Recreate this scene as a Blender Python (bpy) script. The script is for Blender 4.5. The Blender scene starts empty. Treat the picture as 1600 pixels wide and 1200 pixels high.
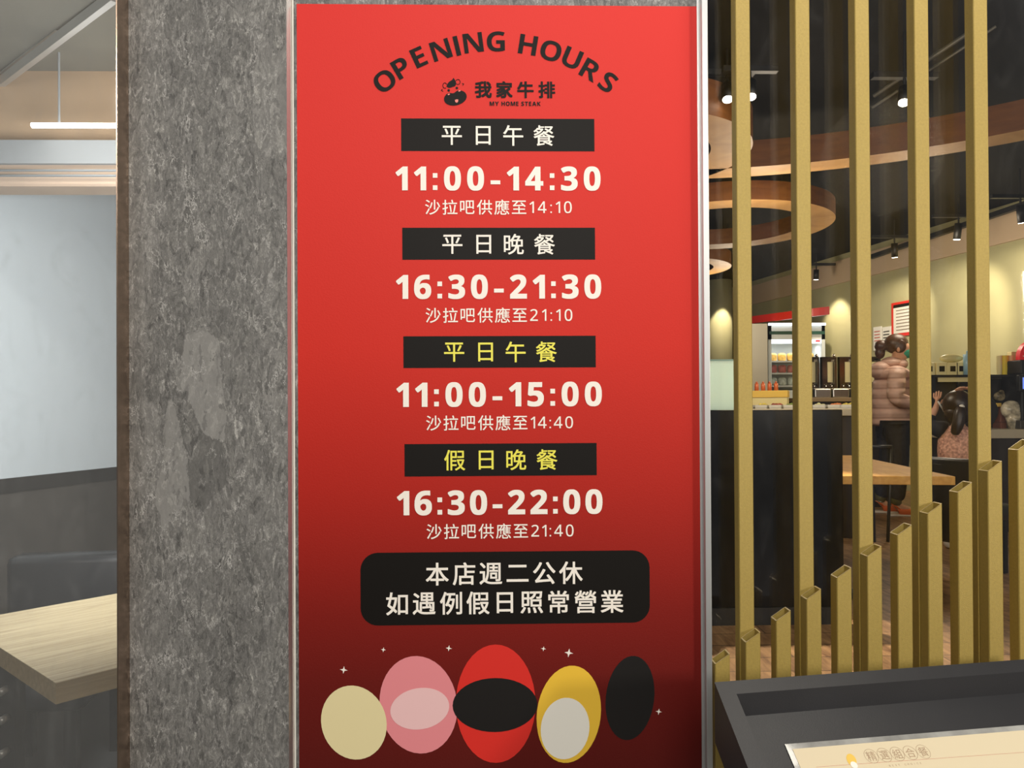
import bpy, bmesh, math, random
from mathutils import Vector, Matrix
random.seed(7)
sc = bpy.context.scene
COL = sc.collection

# ------------------------------------------------------------------ camera
F_PX = 1200.0
SHIFT_Y = 26.0
CAM = Vector((0.0, -1.32, 1.02))
ROT = (Matrix.Rotation(math.radians(-1.27), 3, 'Z') @ Matrix.Rotation(math.radians(90.38), 3, 'X')
       @ Matrix.Rotation(-0.0053, 3, 'Z'))
cam = bpy.data.cameras.new('camera')
cam.sensor_width = 36.0
cam.lens = F_PX * 36.0 / 1600.0
cam.shift_y = SHIFT_Y / 1600.0
cam.clip_start = 0.05
camo = bpy.data.objects.new('camera', cam)
camo.matrix_world = Matrix.Translation(CAM) @ ROT.to_4x4()
COL.objects.link(camo)
sc.camera = camo

def ray(px, py):
    return ROT @ Vector(((px - 800) / F_PX, (600 - py + SHIFT_Y) / F_PX, -1.0))
def P(px, py, D):
    """point seen at a pixel of the photograph, at distance D in front of the camera along world Y"""
    d = ray(px, py)
    return CAM + d * (D / d.y)
def onplane(px, py, p0, n):
    d = ray(px, py)
    return CAM + d * ((Vector(p0) - CAM).dot(n) / d.dot(n))

# ------------------------------------------------------------------ world, big lights, exposure
sc.view_settings.view_transform = 'Standard'
sc.view_settings.look = 'None'
sc.view_settings.gamma = 1.0
sc.view_settings.use_curve_mapping = False
sc.view_settings.exposure = 0.0
w = bpy.data.worlds.new('world'); sc.world = w
w.use_nodes = True
bg = w.node_tree.nodes['Background']
bg.inputs[0].default_value = (0.95, 0.97, 1.0, 1)
bg.inputs[1].default_value = 0.12

def lamp(name, kind, loc, energy, color=(1, 1, 1), size=0.1, target=None, spot=None, blend=0.5, size_y=None):
    l = bpy.data.lights.new(name, kind)
    l.energy = energy; l.color = color
    if kind == 'AREA':
        l.size = size
        if size_y: l.shape = 'RECTANGLE'; l.size_y = size_y
    else:
        l.shadow_soft_size = size
    if kind == 'SPOT':
        l.spot_size = math.radians(spot); l.spot_blend = blend
    o = bpy.data.objects.new(name, l)
    o.location = loc
    if target is not None:
        o.rotation_euler = (Vector(target) - Vector(loc)).to_track_quat('-Z', 'Y').to_euler()
    COL.objects.link(o)
    return o

WARM = (1.0, 0.86, 0.66)
# unseen lamps before the facade: a downlight, the others added
lamp('unseen_front_lamp', 'AREA', (0.15, -0.62, 2.6), 3, (1.0, 0.95, 0.88), 0.7, (0.1, 0.0, 1.2), size_y=0.25)
lamp('unseen_front_lamp', 'AREA', (0.2, -3.1, 2.35), 60, (1.0, 0.95, 0.88), 1.6, (0.1, 0.0, 0.9))  # added fill, evens the light down the facade
lamp('unseen_front_lamp', 'AREA', (1.3, -0.55, 2.75), 11, (1.0, 0.93, 0.8), 0.5, (0.8, 0.0, 1.2))  # added to brighten the slats towards their tops
lamp('unseen_front_lamp', 'AREA', (-2.05, -3.0, 2.7), 14, (1.0, 0.92, 0.82), 0.1, (-0.6, 0.0, 1.0))  # added to put a bright streak on the left frame
# added fill out of view at the right, brightens slats and poster
lamp('right_fill', 'AREA', (3.3, -2.9, 1.6), 66, (1.0, 0.92, 0.8), 0.4, (0.5, 0.0, 0.9))
# added fill points without fixtures, lift the rings, fascia and floor
lamp('dining_fill', 'POINT', (2.0, 4.3, 2.1), 40, WARM, 0.25)
lamp('dining_fill', 'POINT', (1.7, 2.0, 2.1), 34, WARM, 0.25)
lamp('buffet_fill', 'POINT', (3.9, 5.6, 2.2), 45, WARM, 0.25)
lamp('buffet_fill', 'POINT', (2.9, 8.0, 2.2), 30, WARM, 0.25)
# added fill hidden behind the pillar, brightens the side room board
lamp('side_room_fill', 'AREA', (-0.85, 0.75, 1.45), 32, (0.95, 0.98, 1.0), 0.5, (-2.0, 2.3, 0.9))

# ------------------------------------------------------------------ materials
def lin(c):
    c = c / 255.0
    return c / 12.92 if c <= 0.04045 else ((c + 0.055) / 1.055) ** 2.4
def rgb(*c):
    return (lin(c[0]), lin(c[1]), lin(c[2]), 1.0)
def mat(name, c, rough=0.5, metal=0.0, emit=None, estr=0.0, noise=None, bump=None, coat=0.0, spec=None):
    m = bpy.data.materials.new(name); m.use_nodes = True
    nt = m.node_tree; b = nt.nodes['Principled BSDF']
    b.inputs['Base Color'].default_value = rgb(*c)
    b.inputs['Roughness'].default_value = rough
    b.inputs['Metallic'].default_value = metal
    b.inputs['Coat Weight'].default_value = coat
    if spec is not None: b.inputs['Specular IOR Level'].default_value = spec
    if emit:
        b.inputs['Emission Color'].default_value = rgb(*emit)
        b.inputs['Emission Strength'].default_value = estr
    if noise or bump:
        tc = nt.nodes.new('ShaderNodeTexCoord')
    if noise:                                   # (scale, amount[, stretch])
        n = nt.nodes.new('ShaderNodeTexNoise'); n.inputs['Scale'].default_value = noise[0]; n.inputs['Detail'].default_value = 5
        mp = nt.nodes.new('ShaderNodeMapping')
        mp.inputs['Scale'].default_value = noise[2] if len(noise) > 2 else (1, 1, 1)
        nt.links.new(tc.outputs['Object'], mp.inputs[0]); nt.links.new(mp.outputs[0], n.inputs['Vector'])
        r = nt.nodes.new('ShaderNodeValToRGB')
        r.color_ramp.elements[0].position = 0.3; r.color_ramp.elements[1].position = 0.7
        a = noise[1]
        r.color_ramp.elements[0].color = rgb(*[max(0, v * (1 - a)) for v in c])
        r.color_ramp.elements[1].color = rgb(*[min(255, v * (1 + a)) for v in c])
        nt.links.new(n.outputs['Fac'], r.inputs[0]); nt.links.new(r.outputs[0], b.inputs['Base Color'])
    if bump:                                    # (scale, strength)
        n2 = nt.nodes.new('ShaderNodeTexNoise'); n2.inputs['Scale'].default_value = bump[0]; n2.inputs['Detail'].default_value = 3
        nt.links.new(tc.outputs['Object'], n2.inputs['Vector'])
        bp = nt.nodes.new('ShaderNodeBump'); bp.inputs['Strength'].default_value = bump[1]; bp.inputs['Distance'].default_value = 0.002
        nt.links.new(n2.outputs['Fac'], bp.inputs['Height']); nt.links.new(bp.outputs[0], b.inputs['Normal'])
    return m

def ramp(nt, src, stops):
    r = nt.nodes.new('ShaderNodeValToRGB')
    e = r.color_ramp.elements
    while len(e) < len(stops): e.new(0.5)
    for i, (p, c) in enumerate(stops):
        e[i].position = p; e[i].color = c
    nt.links.new(src, r.inputs[0])
    return r

def granite():
    m = bpy.data.materials.new('granite'); m.use_nodes = True
    nt = m.node_tree; L = nt.links; N = nt.nodes; b = N['Principled BSDF']
    tc = N.new('ShaderNodeTexCoord')
    # warp
    mp = N.new('ShaderNodeMapping'); mp.inputs['Scale'].default_value = (1.0, 1.0, 0.42)
    mp.inputs['Rotation'].default_value = (0, 0.12, 0)
    L.new(tc.outputs['Object'], mp.inputs[0])
    wn = N.new('ShaderNodeTexNoise'); wn.inputs['Scale'].default_value = 22; wn.inputs['Detail'].default_value = 6; wn.inputs['Roughness'].default_value = .65
    L.new(mp.outputs[0], wn.inputs['Vector'])
    sub = N.new('ShaderNodeVectorMath'); sub.operation = 'SUBTRACT'; sub.inputs[1].default_value = (.5, .5, .5)
    L.new(wn.outputs['Color'], sub.inputs[0])
    def warp(k):
        sc_ = N.new('ShaderNodeVectorMath'); sc_.operation = 'SCALE'; sc_.inputs['Scale'].default_value = k
        L.new(sub.outputs[0], sc_.inputs[0])
        ad = N.new('ShaderNodeVectorMath'); ad.operation = 'ADD'
        L.new(mp.outputs[0], ad.inputs[0]); L.new(sc_.outputs[0], ad.inputs[1])
        return ad.outputs[0]
    g = lambda v: (lin(v), lin(v * .99), lin(v * .97), 1)
    # base tone: medium noise, streaky
    n1 = N.new('ShaderNodeTexNoise'); n1.inputs['Scale'].default_value = 130; n1.inputs['Detail'].default_value = 9; n1.inputs['Roughness'].default_value = .8
    n1.inputs['Distortion'].default_value = 1.2
    L.new(warp(.05), n1.inputs['Vector'])
    r1 = ramp(nt, n1.outputs['Fac'], [(.3, g(48)), (.44, g(96)), (.55, g(126)), (.67, g(192))])
    # big flakes, flat tone per cell
    v = N.new('ShaderNodeTexVoronoi'); v.inputs['Scale'].default_value = 17
    L.new(warp(.035), v.inputs['Vector'])
    sep = N.new('ShaderNodeSeparateColor'); L.new(v.outputs['Color'], sep.inputs[0])
    r2 = ramp(nt, sep.outputs[0], [(0, g(76)), (.42, g(90)), (.52, g(126)), (1, g(156))])
    mask = ramp(nt, sep.outputs[1], [(.0, (.10, .10, .10, 1)), (.82, (.22, .22, .22, 1)), (.83, (.72, .72, .72, 1)), (1, (.82, .82, .82, 1))])
    mx = N.new('ShaderNodeMix'); mx.data_type = 'RGBA'
    L.new(mask.outputs[0], mx.inputs['Factor']); L.new(r1.outputs[0], mx.inputs[6]); L.new(r2.outputs[0], mx.inputs[7])
    # small chips
    v2 = N.new('ShaderNodeTexVoronoi'); v2.inputs['Scale'].default_value = 150
    L.new(warp(.07), v2.inputs['Vector'])
    s2 = N.new('ShaderNodeSeparateColor'); L.new(v2.outputs['Color'], s2.inputs[0])
    r3 = ramp(nt, s2.outputs[0], [(0, (.28, .28, .28, 1)), (.12, (.42, .42, .42, 1)), (.2, (.5, .5, .5, 1)), (.85, (.52, .52, .51, 1)), (.93, (.62, .62, .61, 1)), (1, (.72, .72, .70, 1))])
    ov = N.new('ShaderNodeMix'); ov.data_type = 'RGBA'; ov.blend_type = 'OVERLAY'; ov.inputs['Factor'].default_value = .75
    L.new(mx.outputs[2], ov.inputs[6]); L.new(r3.outputs[0], ov.inputs[7])
    # pale veins along flake edges, broken up
    ve = N.new('ShaderNodeTexVoronoi'); ve.feature = 'DISTANCE_TO_EDGE'; ve.inputs['Scale'].default_value = 42
    L.new(warp(.12), ve.inputs['Vector'])
    rv = ramp(nt, ve.outputs['Distance'], [(0, (1, 1, 1, 1)), (.035, (0, 0, 0, 1))])
    nb = N.new('ShaderNodeTexNoise'); nb.inputs['Scale'].default_value = 26; nb.inputs['Detail'].default_value = 4
    L.new(tc.outputs['Object'], nb.inputs['Vector'])
    rb = ramp(nt, nb.outputs['Fac'], [(.5, (0, 0, 0, 1)), (.64, (.9, .9, .9, 1))])
    mu = N.new('ShaderNodeMath'); mu.operation = 'MULTIPLY'; L.new(rv.outputs[0], mu.inputs[0]); L.new(rb.outputs[0], mu.inputs[1])
    m3 = N.new('ShaderNodeMix'); m3.data_type = 'RGBA'; m3.inputs[7].default_value = g(200)
    L.new(mu.outputs[0], m3.inputs['Factor']); L.new(ov.outputs[2], m3.inputs[6])
    L.new(m3.outputs[2], b.inputs['Base Color'])
    b.inputs['Roughness'].default_value = .5
    b.inputs['Specular IOR Level'].default_value = .35
    return m

def wood(name, light, dark, scale=6, axis=(1, 9, 9), rough=.5, plank=None, coord='Object'):
    m = bpy.data.materials.new(name); m.use_nodes = True
    nt = m.node_tree; N = nt.nodes; L = nt.links; b = N['Principled BSDF']
    tc = N.new('ShaderNodeTexCoord'); mp = N.new('ShaderNodeMapping'); mp.inputs['Scale'].default_value = axis
    L.new(tc.outputs[coord], mp.inputs[0])
    n = N.new('ShaderNodeTexNoise'); n.inputs['Scale'].default_value = scale; n.inputs['Detail'].default_value = 8; n.inputs['Distortion'].default_value = .6
    L.new(mp.outputs[0], n.inputs['Vector'])
    r = ramp(nt, n.outputs['Fac'], [(.3, rgb(*dark)), (.68, rgb(*light))])
    out = r.outputs[0]
    if plank:
        br = N.new('ShaderNodeTexBrick'); br.inputs['Scale'].default_value = 1.0
        br.inputs['Brick Width'].default_value = plank[0]; br.inputs['Row Height'].default_value = plank[1]
        br.inputs['Mortar Size'].default_value = .004
        br.inputs['Color1'].default_value = (.8, .8, .8, 1); br.inputs['Color2'].default_value = (1.1, 1.1, 1.1, 1); br.inputs['Mortar'].default_value = (.35, .35, .35, 1)
        L.new(tc.outputs[coord], br.inputs['Vector'])
        mx = N.new('ShaderNodeMix'); mx.data_type = 'RGBA'; mx.blend_type = 'MULTIPLY'; mx.inputs['Factor'].default_value = 1
        L.new(out, mx.inputs[6]); L.new(br.outputs[0], mx.inputs[7]); out = mx.outputs[2]
    L.new(out, b.inputs['Base Color']); b.inputs['Roughness'].default_value = rough
    return m

def glass_mat(name, haze, haze_col, smear=0.0, ior=1.45, tint=(1, 1, 1, 1)):
    m = bpy.data.materials.new(name); m.use_nodes = True
    nt = m.node_tree; N = nt.nodes; L = nt.links
    for n in list(N): N.remove(n)
    out = N.new('ShaderNodeOutputMaterial')
    tr = N.new('ShaderNodeBsdfTransparent'); tr.inputs[0].default_value = tint
    gl = N.new('ShaderNodeBsdfGlossy'); gl.inputs['Roughness'].default_value = .02
    fr = N.new('ShaderNodeFresnel'); fr.inputs['IOR'].default_value = ior
    mx = N.new('ShaderNodeMixShader'); L.new(fr.outputs[0], mx.inputs[0]); L.new(tr.outputs[0], mx.inputs[1]); L.new(gl.outputs[0], mx.inputs[2])
    df = N.new('ShaderNodeBsdfDiffuse'); df.inputs[0].default_value = haze_col
    m2 = N.new('ShaderNodeMixShader')
    tc = N.new('ShaderNodeTexCoord'); mp = N.new('ShaderNodeMapping'); mp.inputs['Scale'].default_value = (9, 1, 3.2)
    mp.inputs['Rotation'].default_value = (0, .35, 0)
    L.new(tc.outputs['Object'], mp.inputs[0])
    nz = N.new('ShaderNodeTexNoise'); nz.inputs['Scale'].default_value = 2.2; nz.inputs['Detail'].default_value = 9; nz.inputs['Roughness'].default_value = .62; nz.inputs['Distortion'].default_value = 2.5
    L.new(mp.outputs[0], nz.inputs['Vector'])
    rz = ramp(nt, nz.outputs['Fac'], [(.5, (haze,) * 3 + (1,)), (.6, (haze + smear * .25,) * 3 + (1,)), (.74, (haze + smear,) * 3 + (1,))])
    L.new(rz.outputs[0], m2.inputs[0]); L.new(mx.outputs[0], m2.inputs[1]); L.new(df.outputs[0], m2.inputs[2])
    L.new(m2.outputs[0], out.inputs[0])
    return m

def poster_mat(z0, z1):
    m = mat('printed_red', (200, 45, 35), .55, spec=.22)
    nt = m.node_tree; N = nt.nodes; L = nt.links; b = N['Principled BSDF']
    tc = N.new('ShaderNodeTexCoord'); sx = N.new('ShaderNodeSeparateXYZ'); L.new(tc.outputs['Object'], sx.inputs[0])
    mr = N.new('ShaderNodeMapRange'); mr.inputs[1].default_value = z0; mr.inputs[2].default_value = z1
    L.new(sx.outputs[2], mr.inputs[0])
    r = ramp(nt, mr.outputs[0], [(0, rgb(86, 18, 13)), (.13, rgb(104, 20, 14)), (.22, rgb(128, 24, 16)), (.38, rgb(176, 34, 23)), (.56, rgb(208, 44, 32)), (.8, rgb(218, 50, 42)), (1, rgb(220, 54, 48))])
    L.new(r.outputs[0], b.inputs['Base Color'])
    n = N.new('ShaderNodeTexNoise'); n.inputs['Scale'].default_value = 420; n.inputs['Detail'].default_value = 2
    L.new(tc.outputs['Object'], n.inputs['Vector'])
    bp = N.new('ShaderNodeBump'); bp.inputs['Strength'].default_value = .18; bp.inputs['Distance'].default_value = .001
    L.new(n.outputs['Fac'], bp.inputs['Height']); L.new(bp.outputs[0], b.inputs['Normal'])
    return m

M = {}
M['granite'] = granite()
M['steel'] = mat('brushed_steel', (196, 192, 184), .28, 1.0, noise=(30, .05, (40, 40, .4)))
M['tinted_steel'] = mat('brown_tinted_steel', (182, 160, 142), .26, 1.0, noise=(40, .06, (60, 60, .4)))  # stainless frame; brownish tint stands in for what it reflects
M['alu'] = mat('aluminium', (205, 206, 205), .38, .75)
M['mirror'] = mat('polished_steel', (225, 222, 218), .08, 1.0)
M['gold'] = mat('gold_paint', (172, 148, 76), .42, .2, bump=(900, .35), noise=(260, .035))
M['cut'] = mat('cut_metal', (226, 206, 156), .4, .35)
M['black_box'] = mat('black_lacquer', (40, 40, 43), .42, bump=(500, .08), noise=(9, .06))
M['black'] = mat('black', (16, 15, 14), .5)
M['gloss_black'] = mat('gloss_black', (8, 7, 6), .25, spec=.12)
M['ceil'] = mat('ceiling_black', (15, 14, 11), .95, spec=.2)
M['green_wall'] = mat('green_beige_plaster', (168, 163, 122), .85, noise=(3, .03))
M['cream'] = mat('cream_plaster', (200, 176, 146), .85)
M['pink'] = mat('pink_beige_plaster', (196, 172, 150), .85, noise=(4, .04))
M['grey_wall'] = mat('pale_grey_plaster', (148, 152, 154), .9)
M['white_wall'] = mat('white_board', (208, 218, 222), .7)
M['dark_wain'] = mat('dark_wainscot', (66, 62, 57), .7, noise=(8, .08))
M['taupe'] = mat('taupe_ceiling', (112, 108, 96), .9, noise=(3, .08))
M['floor_wood'] = wood('floor_wood', (176, 138, 96), (112, 80, 52), 4, (9, 1.2, 9), .45, (1.2, .16))
M['floor_dark'] = mat('dark_floor', (62, 63, 62), .4, noise=(3, .15))
M['pave'] = mat('pavement', (110, 108, 104), .9, noise=(20, .1))
M['table_ash'] = wood('table_ash', (212, 194, 154), (176, 156, 118), 4, (1.2, 20, 20), .45)
M['table_edge'] = wood('table_edge', (168, 146, 106), (142, 122, 84), 4, (1.2, 20, 20), .5)
M['table_oak'] = wood('table_oak', (208, 158, 76), (186, 134, 56), 4, (9, 1.2, 9), .6)
M['ring_wood'] = wood('ring_wood', (196, 150, 88), (172, 126, 66), 3, (2, 2, 9), .55)
M['ring_band'] = wood('ring_band', (122, 74, 30), (102, 58, 20), 3, (2, 2, 9), .6)
M['leather'] = mat('black_leather', (30, 31, 34), .35, bump=(60, .1))
M['ink'] = mat('black_ink', (17, 13, 9), .55, spec=.2)
M['white_ink'] = mat('white_ink', (250, 243, 232), .5)
M['yellow_ink'] = mat('yellow_ink', (240, 232, 84), .5)
M['paper'] = mat('menu_paper', (224, 210, 178), .6)
M['red_ink'] = mat('red_ink', (196, 112, 96), .6)
M['grey_ink'] = mat('grey_ink', (176, 150, 122), .6)
M['frost'] = mat('frosted_glass', (232, 246, 238), .5)
_n = M['frost'].node_tree; _t = _n.nodes.new('ShaderNodeBsdfTranslucent'); _t.inputs[0].default_value = rgb(232, 248, 240)
_m = _n.nodes.new('ShaderNodeMixShader'); _m.inputs[0].default_value = .5
_n.links.new(_n.nodes['Principled BSDF'].outputs[0], _m.inputs[1]); _n.links.new(_t.outputs[0], _m.inputs[2])
_n.links.new(_m.outputs[0], _n.nodes['Material Output'].inputs[0])
M['white'] = mat('white_plastic', (228, 226, 216), .5)
M['fridge_in'] = mat('fridge_white', (214, 222, 222), .4)
M['lamp_face'] = mat('lamp_face', (255, 250, 235), .5, emit=(255, 244, 220), estr=14)
M['tube'] = mat('tube_light', (255, 255, 255), .5, emit=(255, 252, 244), estr=9)
M['fridge_light'] = mat('fridge_light', (240, 245, 255), .5, emit=(235, 242, 255), estr=2.2)
M['red'] = mat('red_gloss', (214, 44, 34), .35)
M['darkgreen'] = mat('dark_green', (24, 72, 58), .5)
M['skin'] = mat('skin', (214, 160, 126), .5)
M['hair'] = mat('hair', (40, 27, 20), .38, noise=(90, .3))
M['puffer'] = mat('pink_puffer', (214, 172, 152), .5)
_n = M['puffer'].node_tree; _N = _n.nodes
_tc = _N.new('ShaderNodeTexCoord'); _nz = _N.new('ShaderNodeTexNoise'); _nz.inputs['Scale'].default_value = 16; _nz.inputs['Detail'].default_value = 3
_wv = _N.new('ShaderNodeTexWave'); _wv.bands_direction = 'Z'; _wv.wave_profile = 'SIN'; _wv.inputs['Scale'].default_value = 3.49; _wv.inputs['Distortion'].default_value = .35; _wv.inputs['Phase Offset'].default_value = .70
_n.links.new(_tc.outputs['Object'], _wv.inputs['Vector']); _n.links.new(_tc.outputs['Object'], _nz.inputs['Vector'])
_ad = _N.new('ShaderNodeMath'); _ad.operation = 'MULTIPLY_ADD'; _ad.inputs[1].default_value = .7
_n.links.new(_nz.outputs['Fac'], _ad.inputs[0]); _n.links.new(_wv.outputs['Fac'], _ad.inputs[2])
_cr = ramp(_n, _wv.outputs['Fac'], [(0, rgb(178, 138, 120)), (.07, rgb(206, 164, 144)), (.2, rgb(224, 184, 164))])
_n.links.new(_cr.outputs[0], _N['Principled BSDF'].inputs['Base Color'])
_bp = _N.new('ShaderNodeBump'); _bp.inputs['Strength'].default_value = .5; _bp.inputs['Distance'].default_value = .02
_n.links.new(_ad.outputs[0], _bp.inputs['Height']); _n.links.new(_bp.outputs[0], _N['Principled BSDF'].inputs['Normal'])
M['vest'] = mat('pink_vest', (228, 152, 130), .7, noise=(60, .3))
M['denim'] = mat('dark_denim', (38, 38, 44), .8, noise=(40, .2))
M['grey_cloth'] = mat('grey_cloth', (110, 112, 112), .85)
M['dark_cloth'] = mat('dark_cloth', (30, 28, 32), .85)
M['mask'] = mat('green_mask', (58, 160, 124), .7)
M['orange'] = mat('orange_shoe', (236, 112, 52), .6)
M['sole'] = mat('shoe_sole', (224, 214, 196), .7)
M['olive'] = mat('olive_sock', (96, 92, 48), .8)
M['yellow'] = mat('yellow_card', (240, 200, 90), .6)
M['pale_yellow'] = mat('pale_yellow', (236, 222, 160), .6)
M['blue_screen'] = mat('blue_screen', (110, 140, 230), .3, emit=(120, 150, 245), estr=.9)
M['copper'] = mat('copper_brown', (120, 66, 40), .5)

# ------------------------------------------------------------------ mesh helpers
class MB:
    def __init__(s): s.bm = bmesh.new()
    def box(s, c, size, rot=None, bevel=0.0):
        bm = bmesh.new(); bmesh.ops.create_cube(bm, size=1)
        bmesh.ops.scale(bm, verts=bm.verts, vec=size)
        if bevel: bmesh.ops.bevel(bm, geom=bm.edges, offset=bevel, segments=2, affect='EDGES', profile=.5)
        mtx = Matrix.Translation(c) @ (rot.to_4x4() if rot else Matrix())
        bmesh.ops.transform(bm, matrix=mtx, verts=bm.verts)
        return s._add(bm)
    def span(s, a, b, bevel=0.0):
        a = Vector(a); b = Vector(b)
        return s.box((a + b) / 2, [max(abs(v), 1e-4) for v in (b - a)], None, bevel)
    def _add(s, bm):
        me = bpy.data.meshes.new('t'); bm.to_mesh(me); bm.free(); s.bm.from_mesh(me); bpy.data.meshes.remove(me); return s
    def cyl(s, p0, p1, r0, r1=None, n=20, caps=True):
        p0 = Vector(p0); p1 = Vector(p1); r1 = r0 if r1 is None else r1
        bm = bmesh.new(); d = p1 - p0
        bmesh.ops.create_cone(bm, cap_ends=caps, segments=n, radius1=r0, radius2=r1, depth=d.length)
        q = d.to_track_quat('Z', 'Y')
        bmesh.ops.transform(bm, matrix=Matrix.Translation((p0 + p1) / 2) @ q.to_matrix().to_4x4(), verts=bm.verts)
        return s._add(bm)
    def ball(s, c, r, n=16):
        bm = bmesh.new(); bmesh.ops.create_uvsphere(bm, u_segments=n, v_segments=max(6, n // 2 + 2), radius=1)
        r = (r, r, r) if not hasattr(r, '__len__') else r
        bmesh.ops.scale(bm, verts=bm.verts, vec=r); bmesh.ops.translate(bm, verts=bm.verts, vec=Vector(c))
        return s._add(bm)
    def prism(s, pts, ext):
        """polygon (list of 3D points) pushed along ext"""
        bm = bmesh.new(); vs = [bm.verts.new(p) for p in pts]; f = bm.faces.new(vs)
        r = bmesh.ops.extrude_face_region(bm, geom=[f])
        bmesh.ops.translate(bm, verts=[v for v in r['geom'] if isinstance(v, bmesh.types.BMVert)], vec=Vector(ext))
        bmesh.ops.recalc_face_normals(bm, faces=bm.faces)
        return s._add(bm)
    def poly(s, pts):
        s.bm.faces.new([s.bm.verts.new(p) for p in pts]); return s
    def tube(s, pts, r, n=8):
        for a, b in zip(pts[:-1], pts[1:]): s.cyl(a, b, r, n=n)
        for p in pts[1:-1]: s.ball(p, r, n)
        return s
    def build(s, name, m, parent=None, smooth=False, loc=None):
        me = bpy.data.meshes.new(name); s.bm.to_mesh(me); s.bm.free()
        if smooth:
            for p in me.polygons: p.use_smooth = True
        me.materials.append(m)
        o = bpy.data.objects.new(name, me); COL.objects.link(o)
        if parent: o.parent = parent
        if loc is not None: o.location = loc
        return o

def tag(o, label=None, cat=None, group=None, kind=None):
    if label: o['label'] = label
    if cat: o['category'] = cat
    if group: o['group'] = group
    if kind: o['kind'] = kind
    return o
def thing(name, label, cat, loc=(0, 0, 0), rz=0.0, group=None):
    o = bpy.data.objects.new(name, None); COL.objects.link(o)
    o.empty_display_size = .1; o.location = loc; o.rotation_euler = (0, 0, rz)
    return tag(o, label, cat, group)
def struct(name, mb, m, smooth=False):
    return tag(mb.build(name, m, None, smooth), kind='structure')
def copy_tree(o, parent=None):
    c = o.copy(); COL.objects.link(c)
    if parent: c.parent = parent
    for ch in list(o.children): copy_tree(ch, c)
    return c
def z_of(py, D): return P(773, py, D).z

# ------------------------------------------------------------------ facade
DP = 1.3105                                               # distance of the proud pillar's face
xl = P(201, 600, DP).x; xr = P(449.5, 600, DP).x
struct('wall_front_left', MB().span((xl, CAM.y + DP, -.35), (xr, .16, 3.0)), M['granite'])
pxr = P(1100.5, 600, 1.32).x
struct('wall_front', MB().span((xr + .002, 0, -.35), (pxr, .16, 3.0)), M['granite'])
# polished corner strip on the pillar's side, facing the poster
struct('trim_1', MB().prism([(xr, CAM.y + DP, -.35), (xr + .0071, -.0002, -.35), (xr, -.0002, -.35)], (0, 0, 3.35)), mat('satin_steel', (240, 232, 230), .26, 1.0))
struct('trim_2', MB().cyl((xr + .0085, -.0012, -.35), (xr + .0085, -.0012, 3.0), .0014, n=8), M['white'])
# brushed frame at the pillar's left, and the pane's frame
fl = P(183.5, 600, 1.27).x
struct('trim_3', MB().span((fl, CAM.y + 1.27, -.35), (xl, .05, 3.0), .0015), M['tinted_steel'])
# silver post at the right of the poster
sl = P(1100.3, 600, 1.30).x; sr = P(1110, 600, 1.30).x
struct('trim_4', MB().span((sl, CAM.y + 1.30, -.35), (sr, .10, 3.0), .0012).span((sl - .004, -.004, -.35), (sl, .08, 3.0)), M['alu'])
# panes
wl = tag(MB().span((-2.6, .018, -.30), (fl, .026, 2.75)).build('window_1', glass_mat('side_pane', .085, (.60, .61, .60, 1), .05)), kind='structure')  # diffuse haze in this pane stands in for a veil of reflections
wr = tag(MB().span((sr, .062, 0.0), (2.6, .070, 2.9)).build('window_2', glass_mat('slat_pane', .002, (.6, .6, .6, 1), .018)), kind='structure')
struct('wall_front_sill', MB().span((sr, .02, -.35), (2.6, .14, 0.0)), M['black_box'])
struct('wall_front_header', MB().span((-3.2, .0, 2.75), (xl, .16, 3.0)).span((sr, .10, 2.9), (3.0, .2, 3.0)), M['granite'])
struct('floor_pavement', MB().span((-4, -4, -.45), (4, .02, -.35)), M['pave'])

# ------------------------------------------------------------------ poster
MMPX = 1.317 / F_PX
tl = P(463.5, 6, 1.317); br = P(1093.5, 8, 1.317); bz = P(780, 1228, 1.317).z
PY = -.003
def S(px, py): return P(px, py, 1.317)
tlx = S(465.5, 600).x; trx = S(1095, 600).x; tz = S(780, 8).z
poster = thing('opening_hours_poster', 'tall red opening hours poster with black bars and white times on granite wall', 'poster', ((tlx + trx) / 2, 0, bz))
PLOC = Vector(poster.location)
def L(v): return Vector(v) - PLOC
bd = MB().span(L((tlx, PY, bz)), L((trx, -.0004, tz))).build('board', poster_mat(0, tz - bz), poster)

GL = {}
def glyph(ch, bold):
    k = (ch, bold)
    if k not in GL:
        c = bpy.data.curves.new('g', 'FONT'); c.body = ch; c.size = 1; c.offset = bold; c.fill_mode = 'FRONT'; c.resolution_u = 6
        o = bpy.data.objects.new('g', c); COL.objects.link(o)
        dg = bpy.context.evaluated_depsgraph_get()
        me = bpy.data.meshes.new_from_object(o.evaluated_get(dg))
        vs = [v.co.copy() for v in me.vertices]; fs = [tuple(p.vertices) for p in me.polygons]
        bpy.data.objects.remove(o); bpy.data.curves.remove(c); bpy.data.meshes.remove(me)
        xs = [v.x for v in vs] or [0]; ys = [v.y for v in vs] or [0]
        GL[k] = (vs, fs, min(xs), max(xs), min(ys), max(ys))
    return GL[k]
def bold_sans(c): return chr(0x1D7EC + int(c)) if c.isdigit() else chr(0x1D5D4 + ord(c) - 65) if 'A' <= c <= 'Z' else c
def plain_sans(c): return chr(0x1D7E2 + int(c)) if c.isdigit() else chr(0x1D5A0 + ord(c) - 65) if 'A' <= c <= 'Z' else c
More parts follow.
